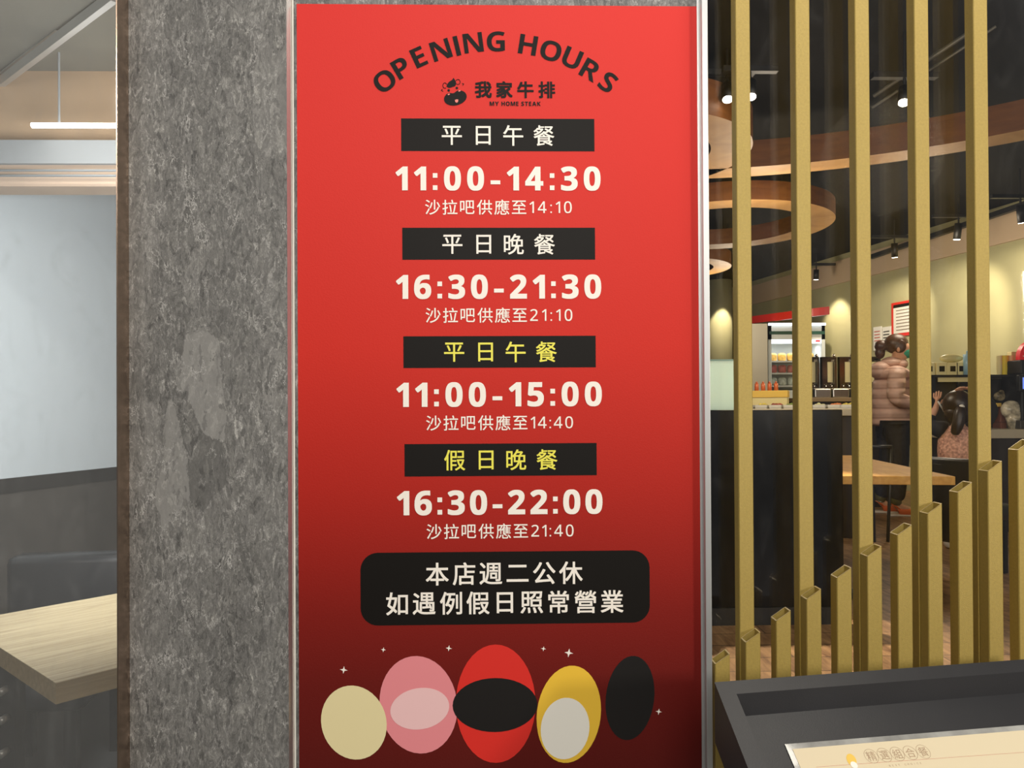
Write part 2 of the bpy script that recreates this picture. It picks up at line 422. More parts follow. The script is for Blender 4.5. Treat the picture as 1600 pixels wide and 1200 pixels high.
class Ink:
    """flat printed shapes on a plane: origin o, axes u (right) and v (up), metres per pixel"""
    def __init__(s, o, u, v, mpp): s.mb = MB(); s.o = Vector(o); s.u = Vector(u); s.v = Vector(v); s.k = mpp
    def pt(s, x, y): return s.o + s.u * (x * s.k) - s.v * (y * s.k)
    def face(s, pts):
        try: s.mb.poly([s.pt(*p) for p in pts])
        except ValueError: pass
    def rect(s, x0, y0, x1, y1): s.face([(x0, y1), (x1, y1), (x1, y0), (x0, y0)])
    def rrect(s, x0, y0, x1, y1, r, n=8):
        pts = []
        for cx, cy, a0 in ((x1 - r, y1 - r, 0), (x0 + r, y1 - r, 90), (x0 + r, y0 + r, 180), (x1 - r, y0 + r, 270)):
            for i in range(n + 1):
                a = math.radians(a0 + 90 * i / n); pts.append((cx + r * math.cos(a), cy + r * math.sin(a)))
        s.face(pts[::-1])
    def oval(s, cx, cy, rx, ry, rot=0, n=40):
        c, q = math.cos(rot), math.sin(rot)
        s.face([(cx + rx * math.cos(t) * c - ry * math.sin(t) * q, cy + rx * math.cos(t) * q + ry * math.sin(t) * c) for t in [-2 * math.pi * i / n for i in range(n)]])
    def stroke(s, pts, wd):
        for (x0, y0), (x1, y1) in zip(pts[:-1], pts[1:]):
            dx, dy = x1 - x0, y1 - y0; d = math.hypot(dx, dy) or 1; nx, ny = -dy / d * wd / 2, dx / d * wd / 2
            ex, ey = dx / d * wd * .2, dy / d * wd * .2
            s.face([(x0 - nx - ex, y0 - ny - ey), (x1 - nx + ex, y1 - ny + ey), (x1 + nx + ex, y1 + ny + ey), (x0 + nx - ex, y0 + ny - ey)])
    def loop(s, cx, cy, rx, ry, wd, n=24, a0=0, a1=360):
        s.stroke([(cx + rx * math.cos(math.radians(a0 + (a1 - a0) * i / n)), cy + ry * math.sin(math.radians(a0 + (a1 - a0) * i / n))) for i in range(n + 1)], wd)
    def fat(s, ch, cx, cy, f, **kw):
        """a heavier weight: the same glyph printed with slight shifts"""
        o0 = s.o.copy(); nz = s.u.cross(s.v) * 2.5e-5
        for i, (dx, dy) in enumerate(((-f, -f), (f, -f), (-f, f), (f, f), (0, 0))):
            s.o = o0 + nz * (i + 1); s.char(ch, cx + dx / 2, cy + dy / 2, **kw)
        s.o = o0
    def char(s, ch, cx, cy, h=None, em=None, wd=None, bold=0.0, rot=0.0, box=False):
        """one glyph: h scales its own height, em scales the em square; box centres its outline on (cx, cy)"""
        vs, fs, x0, x1, y0, y1 = glyph(ch, bold)
        k = em if em else h / (y1 - y0)
        kx = k if not wd else wd / (x1 - x0)
        ox = (x0 + x1) / 2; oy = (y0 + y1) / 2
        c, q = math.cos(rot), math.sin(rot)
        for f in fs:
            pts = []
            for i in f:
                x = (vs[i].x - ox) * kx; y = -(vs[i].y - oy) * k
                pts.append((cx + x * c - y * q, cy + x * q + y * c))
            s.face(pts)
    def line(s, text, x0, x1, ytop, ybot, heavy=True):
        """sans letters spread evenly so the line fills x0..x1; cap height ytop..ybot"""
        H = ybot - ytop
        conv = bold_sans if heavy else plain_sans
        r = glyph(conv('H'), 0); k = H / (r[5] - r[4])
        dot = H * (.2 if heavy else .13)
        W = []
        for c in text:
            if c == ' ': W.append(H * .22)
            elif c == ':': W.append(dot)
            elif c == '-': W.append(H * (.42 if heavy else .4))
            else: g = glyph(conv(c), 0); W.append((g[3] - g[2]) * k)
        gap = (x1 - x0 - sum(W)) / (len(text) - 1)
        x = x0
        for c, wd in zip(text, W):
            if c == ':':
                s.rect(x, ybot - dot, x + dot, ybot); s.rect(x, ytop + H * .27, x + dot, ytop + H * .27 + dot)
            elif c == '-': s.rect(x, ybot - H * .42, x + wd, ybot - H * (.42 - (.17 if heavy else .09)))
            elif c != ' ':
                g = glyph(conv(c), 0)
                s.fat(conv(c), x + wd / 2, ybot - ((g[4] + g[5]) / 2 - r[4]) * k, H * (.035 if heavy else .012), em=k)
            x += wd + gap
    def build(s, name, m, parent, label=None):
        o = s.mb.build(name, m, parent)
        if label: o['label'] = label
        return o
def ink(layer=1):
    # pixel (0,0) of the printed grid; the poster hangs straight, so the grid has no tilt
    c = S(780, 600)
    o = Vector((c.x - 780 * MMPX, PY - .00035 * layer, c.z + 600 * MMPX)) - PLOC
    return Ink(o, (1, 0, 0), (0, 0, 1), MMPX)

h = ink(2)
for ch, x, y in (('O', 603.5, 126), ('P', 629.5, 105.5), ('E', 657, 88.5), ('N', 691.5, 77), ('I', 716.5, 70.5), ('N', 742, 65.5), ('G', 777.5, 63.3),
                 ('H', 828, 68.3), ('O', 863.9, 77.6), ('U', 897, 89), ('R', 926, 107.5), ('S', 953.5, 126.5)):
    dx = x - 779.5
    if ch == 'I':
        a_ = math.asin(dx / 277); c_, q_ = math.cos(a_), math.sin(a_)
        h.face([(x + px_ * c_ - py_ * q_, y + px_ * q_ + py_ * c_) for px_, py_ in ((-3.6, 15.6), (3.6, 15.6), (3.6, -15.6), (-3.6, -15.6))]); continue
    g_ = glyph(bold_sans(ch), 0)
    h.char(bold_sans(ch), x, y, em=43.0, wd=(g_[3] - g_[2]) * 43 * 1.12, rot=math.asin(max(-1, min(1, dx / 277))) * .93)
h.build('heading_lettering', M['ink'], poster, 'black arched OPENING HOURS lettering')

lg = ink(2)
for ch, x in zip('我家牛排', (757.5, 790.5, 823.5, 857)): lg.fat(ch, x, 139, 1.5, em=27)
lg.build('shop_name_lettering', M['ink'], poster)
sm = ink(2); sm.line('MY HOME STEAK', 767.5, 847, 157.8, 164.2)
sm.build('small_name_lettering', M['ink'], poster)
em = ink(2)                                              # the round emblem beside the shop name
n = 44; pts = []
for i in range(n):
    t = -2 * math.pi * i / n
    rx, ry = 18.0, 11.8
    x, y = rx * math.cos(t), ry * math.sin(t)
    if y < 0: y += 4.2 * math.exp(-((x + 1) / 5.5) ** 2)
    a = -.24
    pts.append((713.8 + x * math.cos(a) - y * math.sin(a), 152 + x * math.sin(a) + y * math.cos(a)))
em.face(pts)
em.face([(701, 131), (700, 134.5), (704, 136.5), (709, 135.2), (713, 134), (715.5, 130), (714.5, 126), (713, 123.5), (711, 120.5), (709, 124), (704, 127)])
em.loop(697.5, 133, 3.2, 4.2, 1, 14, 60, 330); em.loop(718, 127.2, 3.4, 4.0, 1, 14, -150, 130)
em.oval(703.4, 140.4, 2, 1.9); em.oval(716.2, 136.6, 2, 1.9)
em.stroke([(693.8, 138.6), (692, 140.4), (694.6, 142)], 1); em.stroke([(724.5, 129.5), (727, 130.2), (725.6, 132.5)], 1)
emb = em.build('emblem', M['ink'], poster)
e2 = ink(3); e2.oval(703.5, 146.8, 1.8, 1.1, -.3); e2.oval(720.3, 141.3, 1.8, 1.1, -.3)
e2.face([(713, 155.5), (715.5, 154.6), (718.4, 154.8), (718, 158.5), (716, 160), (713.6, 158.8)])
e2.build('emblem_highlight', mat('emblem_pink', (236, 130, 118), .5), emb)

bars = (((629, 184.5, 931.5, 235.5), '平日午餐', 'white_ink', 211, '11:00-14:30', 260.5, 296.5, '沙拉吧供應至', '14:10', 323.5),
        ((630, 355.5, 931.5, 405.5), '平日晚餐', 'white_ink', 381.5, '16:30-21:30', 430, 466, '沙拉吧供應至', '21:10', 492.5),
        ((631, 525, 931.5, 574.5), '平日午餐', 'yellow_ink', 550, '11:00-15:00', 598, 634.5, '沙拉吧供應至', '14:40', 660.5),
        ((632, 693, 932, 743.5), '假日晚餐', 'yellow_ink', 718.5, '16:30-22:00', 766.5, 803, '沙拉吧供應至', '21:40', 829.5))
for (x0, y0, x1, y1), t, mk, cy, tm, a, b_, sub_, st, sy in bars:
    k = ink(1); k.rect(x0, y0, x1, y1); barp = k.build('black_bar', M['ink'], poster)
    k = ink(2)
    for ch, x in zip(t, (708, 757, 804, 852)): k.fat(ch, x + (2 if mk == 'yellow_ink' else 0), cy, .5, em=34.5)
    k.build('meal_lettering', M[mk], barp, ('yellow' if mk == 'yellow_ink' else 'white') + ' lettering reading ' + t)
    k = ink(2); k.line(tm, 620.5, 940, a, b_); k.build('time_lettering', M['white_ink'], poster, 'large white time ' + tm)
    k = ink(2)
    for i, ch in enumerate(sub_): k.fat(ch, 677.5 + i * 27.0, sy, .3, em=25)
    k.line(st, 829, 895, sy - 9.0, sy + 9.0, False)
    k.build('salad_bar_lettering', M['white_ink'], poster)
k = ink(1); k.rrect(563, 861.5, 1014, 974.5, 27); barp = k.build('rounded_black_panel', M['ink'], poster)
k = ink(2)
for i, ch in enumerate('本店週二公休'): k.fat(ch, 682 + i * 41.7, 895.5, .9, em=37.5)
for i, ch in enumerate('如遇例假日照常營業'): k.fat(ch, 619.5 + i * 41.9, 941, .9, em=37.5)
k.build('closing_day_lettering', M['white_ink'], barp)
for x, y, r in ((536.5, 1042.5, 6), (598, 1012, 4), (699.5, 1011, 5), (847, 1013.5, 4), (886.5, 1020.5, 7), (1027, 1114, 5)):
    k = ink(1); pts = []
    for i in range(8):
        rr = r if i % 2 == 0 else r * .32
        a = -math.pi / 4 * i + math.radians(8); pts.append((x + rr * math.cos(a), y + rr * math.sin(a)))
    k.face(pts); k.build('sparkle', M['white_ink'], poster)
# five plain printed ovals where the poster has its cartoon drawing (the characters themselves are left out)
def patch(name, col, layer, *a):
    k = ink(layer); k.oval(*a); k.build(name, mat(name, col, .45), poster)
patch('cream_oval', (232, 218, 168), 2, 552, 1124, 50, 58, -.3)
patch('pink_oval', (232, 140, 146), 1, 652, 1098, 60, 76, -.15)
patch('pale_pink_oval', (240, 196, 196), 2, 654, 1104, 46, 32, -.15)
patch('red_oval', (222, 44, 34), 1, 772, 1098, 62, 92, 0)
patch('black_oval', (18, 14, 12), 2, 771, 1100, 66, 42, 0)
patch('yellow_oval', (242, 196, 60), 1, 886, 1116, 50, 76, .12)
patch('white_oval', (244, 240, 228), 2, 880, 1138, 38, 48, .12)
patch('dark_oval', (18, 14, 12), 1, 982, 1092, 38, 66, .12)

# ------------------------------------------------------------------ gold slats
PITCH = .05255; TW = .0256
x0f = P(1212.7, 970.8, 1.30).x - 2 * PITCH               # left edge of the first short tube
zf = P(1212.7, 970.8, 1.30).z                            # its top at the left edge of the third
SL = .686
def tube(name, x, y, z0, z1a, z1b, label, group, depth=.0262):
    t = thing(name, label, 'slat', (x, y, z0), 0, group)
    mb = MB(); hgt_a = z1a - z0; hgt_b = z1b - z0; th = .0017
    cf = .0013
    o = [(0, cf), (cf, 0), (TW - cf, 0), (TW, cf), (TW, depth - cf), (TW - cf, depth), (cf, depth), (0, depth - cf)]
    i_ = [(th, th + cf / 2), (th + cf / 2, th), (TW - th - cf / 2, th), (TW - th, th + cf / 2), (TW - th, depth - th - cf / 2), (TW - th - cf / 2, depth - th), (th + cf / 2, depth - th), (th, depth - th - cf / 2)]
    zt = lambda px_: hgt_a + (hgt_b - hgt_a) * px_ / TW
    bm = mb.bm
    ob = [bm.verts.new((p[0], p[1], 0)) for p in o]; ot = [bm.verts.new((p[0], p[1], zt(p[0]))) for p in o]
    it = [bm.verts.new((p[0], p[1], zt(p[0]))) for p in i_]; ib = [bm.verts.new((p[0], p[1], max(0, hgt_a - .25))) for p in i_]
    for a in range(8):
        b = (a + 1) % 8
        bm.faces.new((ob[a], ob[b], ot[b], ot[a])); bm.faces.new((it[a], it[b], ib[b], ib[a]))
    bm.faces.new(ib); bm.faces.new(ob[::-1])
    mb.build('tube', M['gold'], t)
    rim = MB(); e = .0004
    rt = [rim.bm.verts.new((p[0], p[1], zt(p[0]) + e)) for p in o]; ri = [rim.bm.verts.new((p[0], p[1], zt(p[0]) + e)) for p in i_]
    for a in range(8):
        b = (a + 1) % 8; rim.bm.faces.new((rt[a], rt[b], ri[b], ri[a]))
    rim.build('cut_rim', M['cut'], t)
    return t
ords = ('leftmost', 'second from the left', 'third from the left', 'fourth from the left', 'fifth from the left', 'sixth from the left',
        'seventh from the left', 'eighth from the left', 'ninth from the left', 'tenth from the left', 'last at the picture edge')
for i in range(11):
    za = zf + (i - 2) * PITCH * SL
    t = tube('short_slat', x0f + i * PITCH, CAM.y + 1.30, 0.0, za, za + TW * SL,
             'short gold tube with mitred open top, ' + ords[i] + ', front row', 'short mitred gold tubes')
    if i == 4:                                           # the punched hole with chipped paint
        MB().cyl((TW * .78, -.0002, .405), (TW * .78, .0012, .405), .0052, n=14).build('chipped_paint', M['white'], t)
        MB().cyl((TW * .78, -.0005, .405), (TW * .78, .0009, .405), .0038, n=14).build('hole', M['black'], t)
for j in range(5):
    i = 2 * j + 1
    t = tube('tall_slat', x0f + i * PITCH - .0012 * (1 - j * .1), CAM.y + 1.327, 0.0, 2.9, 2.9,
             'full-height gold square slat, ' + ords[j] + ' of the five tall slats', 'tall gold slats')

# ------------------------------------------------------------------ menu stand in front of the slats
ang = math.radians(9.0); tilt = math.radians(38)
st0 = P(1116.5, 1066, 1.12)
U = Vector((math.cos(ang), math.sin(ang), 0))
V = Vector((math.sin(ang) * math.cos(tilt), -math.cos(ang) * math.cos(tilt), -math.sin(tilt)))
Nn = -U.cross(V); Nn = Nn if Nn.z > 0 else -Nn
stand = thing('menu_stand', 'black sloped menu display box with a sunken tray before the slats', 'stand', (st0.x + .3, st0.y - .2, -.35))
SLOC = Vector(stand.location)
RS = Matrix((U, V, Nn)).transposed()
SW, SH, SD = .62, .46, .13
def sp(u, v, n): return st0 + U * u + V * v + Nn * n - SLOC
def sbox(mb, u0, v0, n0, u1, v1, n1, bev=0.0):
    return mb.box(sp((u0 + u1) / 2, (v0 + v1) / 2, (n0 + n1) / 2), (abs(u1 - u0), abs(v1 - v0), abs(n1 - n0)), RS, bev)
RIM, REC, DROP = .021, .026, .088
def slab(mb, u0, v0, u1, v1, n, drop):
    """a panel of the sloped top, its sides hanging straight down"""
    return mb.prism([sp(u0, v0, n), sp(u1, v0, n), sp(u1, v1, n), sp(u0, v1, n)], (0, 0, -drop))
rm = MB(); e_ = RIM * 1.25
slab(rm, 0, 0, SW, RIM, 0, DROP); slab(rm, 0, SH - RIM, SW, SH, 0, DROP); slab(rm, 0, RIM, e_, SH - RIM, 0, DROP); slab(rm, SW - e_, RIM, SW, SH - RIM, 0, DROP)
rm.build('rim', M['black_box'], stand)
tr = MB(); slab(tr, e_ * .5, RIM * .5, SW - e_ * .5, SH - RIM * .5, -REC, .03); tr.build('tray', M['black_box'], stand)
pc = sp(SW / 2, SH / 2, -REC - .03)
MB().span((pc.x - .05, pc.y - .05, 0.02), (pc.x + .05, pc.y + .05, pc.z + .03)).build('post', M['black_box'], stand)
MB().span((pc.x - .22, pc.y - .2, 0), (pc.x + .22, pc.y + .2, .025), .004).build('base', M['black_box'], stand)
# laminated menu lying in the tray
mo = st0 - Nn * (REC - .0012)
def tray_uv(px, py):
    p = onplane(px, py, mo, Nn) - mo
    return p.dot(U), p.dot(V)
mu0, mv0 = tray_uv(1226, 1163)
mu1, mv1 = tray_uv(1600, 1133)
mang = math.atan2(mv1 - mv0, mu1 - mu0)
MU = (U * math.cos(mang) + V * math.sin(mang)); MV = (V * math.cos(mang) - U * math.sin(mang))
m0 = mo + U * mu0 + V * mv0
menu = thing('laminated_menu', 'beige laminated menu sheet with a clear border lying in the black tray', 'menu', m0)
RM = Matrix((MU, MV, Nn)).transposed()
MWD, MHT = SW - mu0 - RIM * 1.25 - .015, SH - mv0 - RIM - .06
lam = mat('clear_laminate', (150, 150, 146), .12, coat=.5, noise=(14, .25))
MB().box(MU * MWD / 2 + MV * MHT / 2, (MWD, MHT, .0008), RM).build('laminate_border', lam, menu)
bdx = .008
MB().box(MU * MWD / 2 + MV * MHT / 2 + Nn * .0006, (MWD - 2 * bdx, MHT - 2 * bdx, .0006), RM).build('sheet', M['paper'], menu)
def mink(layer=1): return Ink(Nn * (.0009 + .0002 * layer), MU, -MV, .001)
def menu_px(px, py):
    p = onplane(px, py, m0, Nn) - m0
    return p.dot(MU) * 1000, p.dot(MV) * 1000
ma = menu_px(1361, 1182); mb_ = menu_px(1442, 1175)
k = mink()
mg = math.atan2(mb_[1] - ma[1], mb_[0] - ma[0])
step = (mb_[0] - ma[0]) / 4
for i, ch in enumerate('精選組合餐'):
    x, y = ma[0] + step * i, ma[1] + (mb_[1] - ma[1]) * i / 4
    k.loop(x, y, step * .49, step * .49, .5, 24)
    k.char(ch, x, y, em=step * .72, rot=mg)
k.build('menu_heading', M['grey_ink'], menu)
k = mink(); bx = menu_px(1390, 1197); ex = menu_px(1438, 1193)
for i, ch in enumerate('BEST CHOICE'):
    if ch != ' ': k.char(ch, bx[0] + (ex[0] - bx[0]) * i / 10, bx[1] + (ex[1] - bx[1]) * i / 10, em=3.6, rot=mg)
k.build('menu_subheading', M['grey_ink'], menu)
k = mink(); a = menu_px(1275, 1199); b = menu_px(1600, 1176)
k.stroke([a, b], .35); k.build('menu_rule', M['red_ink'], menu)
k = mink(); c = menu_px(1330, 1188); k.oval(c[0], c[1], 7, 9, .3); k.build('yellow_oval', M['yellow'], menu)
k = mink(2); c = menu_px(1334, 1196); k.oval(c[0], c[1], 5, 5, .3); k.build('white_oval', M['white_ink'], menu)

# ------------------------------------------------------------------ right room shell
ZC = CAM.z + 1.98
def wallP(D): return Vector((5.13 - .204 * (D - 7.44), CAM.y + D, 0))
w0, w1 = wallP(1.5), wallP(14.6)
wdir = (w1 - w0).normalized(); wn = Vector((wdir.y, -wdir.x, 0))      # points away from the room
struct('floor', MB().span((.2, .05, -.1), (7.0, 13.6, 0)), M['floor_wood'])
struct('ceiling', MB().span((.2, .1, ZC), (7.0, 13.6, ZC + .1)), M['ceil'])
struct('wall_right', MB().prism([w0, w1, w1 + Vector((0, 0, ZC)), w0 + Vector((0, 0, ZC))], wn * .12), M['green_wall'])
struct('wall_back', MB().span((.2, 12.9, 0), (4.4, 13.05, ZC)), mat('dark_back_wall', (92, 88, 66), .85))
struct('wall_left', MB().span((.14, .16, -.3), (.22, 13, ZC)), M['ceil'])
# pale fascia along the top of the right wall
zb = CAM.z + 1.6; zt = CAM.z + 1.90
struct('trim_5', MB().prism([w0 + Vector((0, 0, zb)), w1 + Vector((0, 0, zb)), w1 + Vector((0, 0, zt)), w0 + Vector((0, 0, zt))], -wn * .03), M['cream'])
def onwall(px, py, off=0.0): return onplane(px, py, w0 - wn * off, wn)

# ceiling rings
def ring(name, label, cx, D, ro, wd, hgt, zrel, a0=0, a1=360, n=96):
    t = thing(name, label, 'ceiling ring', (cx, CAM.y + D, CAM.z + zrel), 0, 'wooden ceiling rings')
    full = a1 - a0 >= 360
    A = [math.radians(a0 + (a1 - a0) * i / n) for i in range(n + (0 if full else 1))]
    def strip(f0, f1):
        mb = MB(); p = [mb.bm.verts.new(f0(a)) for a in A]; q = [mb.bm.verts.new(f1(a)) for a in A]
        for i in range(len(A) - (0 if full else 1)):
            j = (i + 1) % len(A); mb.bm.faces.new((p[i], p[j], q[j], q[i]))
        return mb
    c = lambda r, z: (lambda a: (r * math.cos(a), r * math.sin(a), z))
    strip(c(ro - wd, 0), c(ro, 0)).build('underside', M['ring_wood'], t)
    strip(c(ro, 0), c(ro, hgt)).build('outer_band', M['ring_band'], t)
    strip(c(ro - wd, 0), c(ro - wd, hgt)).build('inner_band', M['ring_band'], t)
    strip(c(ro - wd, hgt), c(ro, hgt)).build('lid', M['ring_band'], t)
    for k_ in range(3):
        hm = MB()
        a = math.radians(a0 + (a1 - a0) * (.2 + .3 * k_)); r = ro - wd / 2
        hm.cyl((r * math.cos(a), r * math.sin(a), hgt), (r * math.cos(a), r * math.sin(a), 1.98 - zrel), .004, n=6)
        hm.build('hanger', M['black'], t)
    return t
def Xat(px, D): return P(px, 634, D).x
ring('ceiling_ring', 'large brown wooden ring sweeping up to the right across the dark ceiling', 1.08, 2.2, 3.22, .22, .18, 1.6, -10, 100)
ring('ceiling_ring', 'round wooden ring with a wide pale underside, right of centre under the big sweep', Xat(1128, 6.9), 6.9, .96, .24, .15, 1.6)
ring('ceiling_ring', 'wooden ring with broad pale underside cut off by the silver post', Xat(1173, 4.85) - .78, 4.9, .78, .25, .2, 1.6)
ring('ceiling_ring', 'small distant wooden ring low beside the silver post', Xat(1140, 9.0) - .72, 9.0, .72, .2, .15, 1.6)

# track lights
def spot(px, py, D, label, tilt_=(0, 0), r=.033, ln=.15, power=0, aim=None, angle=70, tr_len=.5):
    p = P(px, py, D)
    t = thing('track_spotlight', label, 'spotlight', (p.x, p.y, p.z), 0, 'black track spotlights')
    d = Vector((tilt_[0], tilt_[1], -1)).normalized()
    b = -d * ln
    MB().cyl(b, (0, 0, 0), r, n=20).build('lamp_body', M['black'], t, True)
    MB().cyl(d * .001, d * .004, r * .86, n=20).build('lamp_face', M['lamp_face'], t)
    top = Vector((b.x, b.y, ZC - p.z))
    MB().cyl(b, (b.x, b.y, b.z + .06), .008, n=8).cyl((b.x, b.y, b.z + .06), (b.x, b.y, ZC - p.z), .006, n=8).build('stem', M['black'], t)
    MB().span((b.x - tr_len / 2, b.y - .02, b.z + .055), (b.x + tr_len / 2, b.y + .02, b.z + .085)).build('track', M['black'], t)
    if power:
        lo = p + d * .03
        lamp('spot_lamp', 'SPOT', lo, power, WARM, .03, aim if aim is not None else lo + d, angle, .6)
    return t
wa = lambda px, py: onwall(px, py)
spot(1495, 374, 7.2, 'black cylinder spotlight with lit face between the fourth and fifth tall slats', (-.05, .12), power=70, aim=wa(1490, 520), angle=75)
spot(1398, 402, 8.2, 'black tilted spotlight under a track between the third and fourth tall slats', (.12, .2), .033, power=55, aim=wa(1400, 520), angle=70)
spot(1275, 437, 10.0, 'small far black spotlight between the second and third tall slats', (0, .1), .034, .13, power=60, aim=wa(1310, 530), angle=70)
spot(1597, 348, 6.4, 'black tilted spotlight at the right edge of the picture', (.2, .15), power=90, aim=wa(1600, 500), angle=75)
spot(1412, 160, 4.0, 'glowing spotlight against the black ceiling above the big ring', (-.3, -.45), .03, .1, tr_len=.35)
spot(1173, 151, 4.1, 'glowing spotlight showing just right of the leftmost tall slat', (-.1, -.4), .032, .1, power=430, aim=P(1125, 600, 3.57), angle=60, tr_len=.3)
spot(1137, 155, 4.2, 'glowing spotlight showing just left of the leftmost tall slat', (-.1, -.4), .032, .1, tr_len=.3)
spot(1232, 367, 8.6, 'small glowing spotlight at the rim of the round ceiling ring', (0, -.3), .035, .1, tr_len=.2)
spot(1138, 334, 8.4, 'small glowing spotlight seen inside the opening of the round ceiling ring', (0, -.3), .035, .1, tr_len=.2)
# track rail along the fascia and a light truss overhead
ta, tb = onwall(1364, 405, .25), onwall(1610, 322, .25)
tkr = MB().prism([ta, tb, tb + Vector((0, 0, .05)), ta + Vector((0, 0, .05))], -wn * .05).build('track_rail', M['black'])
tag(tkr, 'long black track rail running along the top of the pale fascia', 'rail')
ta, tb = P(1365, 150, 4.4), P(1560, 20, 3.9)
tag(MB().cyl(ta, tb, .012, n=10).cyl(ta + Vector((0, .02, -.06)), tb + Vector((0, .02, -.06)), .008, n=10).build('ceiling_pipe', mat('grey_pipe', (84, 82, 74), .5)), 'thin grey double pipe crossing the black ceiling above the third gap', 'pipe')

# ------------------------------------------------------------------ near partition and frosted glass
DPN = 3.54
xa, xb = Xat(1090, DPN), Xat(1316.5, DPN)
pt = thing('partition', 'glossy black waist-high partition panel behind the left slats', 'partition', ((xa + xb) / 2, CAM.y + DPN, 0))
ztop = z_of(643, DPN)
MB().span((xa - pt.location.x, 0, 0.0), (xb - pt.location.x, .06, ztop), .004).build('panel', M['gloss_black'], pt)
MB().span((xa - pt.location.x, -.012, 0.0), (xb - pt.location.x, -.0005, .08)).build('plinth', M['black'], pt)
fa, fb = Xat(1088, DPN + .03), Xat(1152, DPN + .03)
fz0 = ztop + .001; fz1 = z_of(565, DPN)
fr = thing('frosted_screen', 'pale frosted glass screen standing on the black partition by the silver post', 'screen', ((fa + fb) / 2, CAM.y + DPN + .03, fz0))
MB().span((fa - fr.location.x, -.006, 0), (fb - fr.location.x, .006, fz1 - fz0), .002).build('pane', M['frost'], fr)
MB().span((fa - fr.location.x, -.0062, fz1 - fz0), (fb - fr.location.x, .0062, fz1 - fz0 + .008)).build('edge', mat('green_glass_edge', (120, 158, 138), .3), fr)

# ------------------------------------------------------------------ dining table and bench
zT = .67
def onz(px, py, z): 
    d = ray(px, py); return CAM + d * ((z - CAM.z) / d.z)
a = onz(1493, 744.5, zT); b = onz(1335, 711.5, zT)
ta = Vector((b.x - a.x, b.y - a.y, 0)); tw = ta.length; ta.normalize(); tp = Vector((-ta.y, ta.x, 0))
near_l = onz(1318, 748, zT)
TBW = 1.15
tbl = thing('dining_table', 'oak topped dining table behind the third and fourth tall slats', 'table', (a.x, a.y, 0), math.atan2(ta.y, ta.x) - math.pi / 2)
# local axes: +Y runs away along the right edge, -X runs left
MB().span((-TBW, 0, zT - .042), (0, tw, zT), .003).build('tabletop', M['table_oak'], tbl)
for yy in (.35, tw - .35):
    MB().span((-TBW / 2 - .04, yy - .04, .03), (-TBW / 2 + .04, yy + .04, zT - .042)).build('leg', M['black'], tbl)
    MB().span((-TBW / 2 - .3, yy - .05, 0), (-TBW / 2 + .3, yy + .05, .03), .004).build('foot', M['black'], tbl)
D_B = 4.75
ba, bb = P(1440, 713, D_B), P(1536, 731, D_B - .35)
bench = thing('bench', 'black padded bench back standing in front of the child', 'bench', (ba.x, ba.y, 0))
q = Vector((bb.x - ba.x, bb.y - ba.y, 0)); bl = q.length; bench.rotation_euler.z = math.atan2(q.y, q.x)
MB().span((0, -.03, .18), (bl, .04, ba.z), .02).build('backrest', M['leather'], bench, True)
MB().span((0, .04, .32), (bl, .30, .42), .03).build('seat', M['leather'], bench, True)
for xx in (.03, bl - .06):
    MB().span((xx, .25, 0), (xx + .03, .28, .33)).build('leg', M['black'], bench)
    MB().span((xx, -.02, 0), (xx + .03, .02, .2)).build('leg', M['black'], bench)
ch = thing('dining_chair', 'dark metal chair with a rail back left of the woman, behind the table', 'chair', P(1379, 634, 5.62) * 1)
ch.location.z = 0
MB().tube([(-.07, 0, .0), (-.07, .04, .70), (.085, .04, .70), (.03, 0, 0)], .012).build('back_frame', mat('dark_grey_metal', (66, 66, 64), .4, .5), ch, True)
MB().span((-.05, .05, .4), (.085, .30, .43), .012).build('seat', M['leather'], ch)
for xx in (-.035, .06): MB().cyl((xx, .28, 0), (xx, .28, .405), .011).build('leg', M['black'], ch)
M['dark_counter'] = mat('dark_counter', (48, 40, 34), .5)

# ------------------------------------------------------------------ salad bar and buffet
sa = Vector((Xat(1120, 6.2), CAM.y + 6.2, 0)); sb = Vector((Xat(1345, 5.7), CAM.y + 5.7, 0))
sd = sb - sa; slen = sd.length
bar = thing('salad_bar', 'long salad bar counter with pale stone top and dark front', 'counter', sa, math.atan2(sd.y, sd.x))
ZB = .985
MB().span((0, 0, ZB - .055), (slen, .5, ZB), .006).build('countertop', mat('pale_stone', (206, 194, 164), .4, noise=(12, .05)), bar)
MB().span((.03, .04, 0), (slen - .03, .47, ZB - .055)).build('front_panel', M['dark_counter'], bar)
def on_bar(u, v, z=ZB): 
    c = bar.rotation_euler.z; return Vector((sa.x + u * math.cos(c) - v * math.sin(c), sa.y + u * math.sin(c) + v * math.cos(c), z))
foods = [('shredded cabbage', (216, 206, 150)), ('carrot', (214, 120, 60)), ('corn', (226, 190, 80)), ('red salad', (150, 66, 50)), ('greens', (110, 130, 60)), ('white noodles', (226, 214, 186))]
fm = [mat('food_' + n_.replace(' ', '_'), c_, .7, noise=(60, .25)) for n_, c_ in foods]
nfd = 9
seen = {}
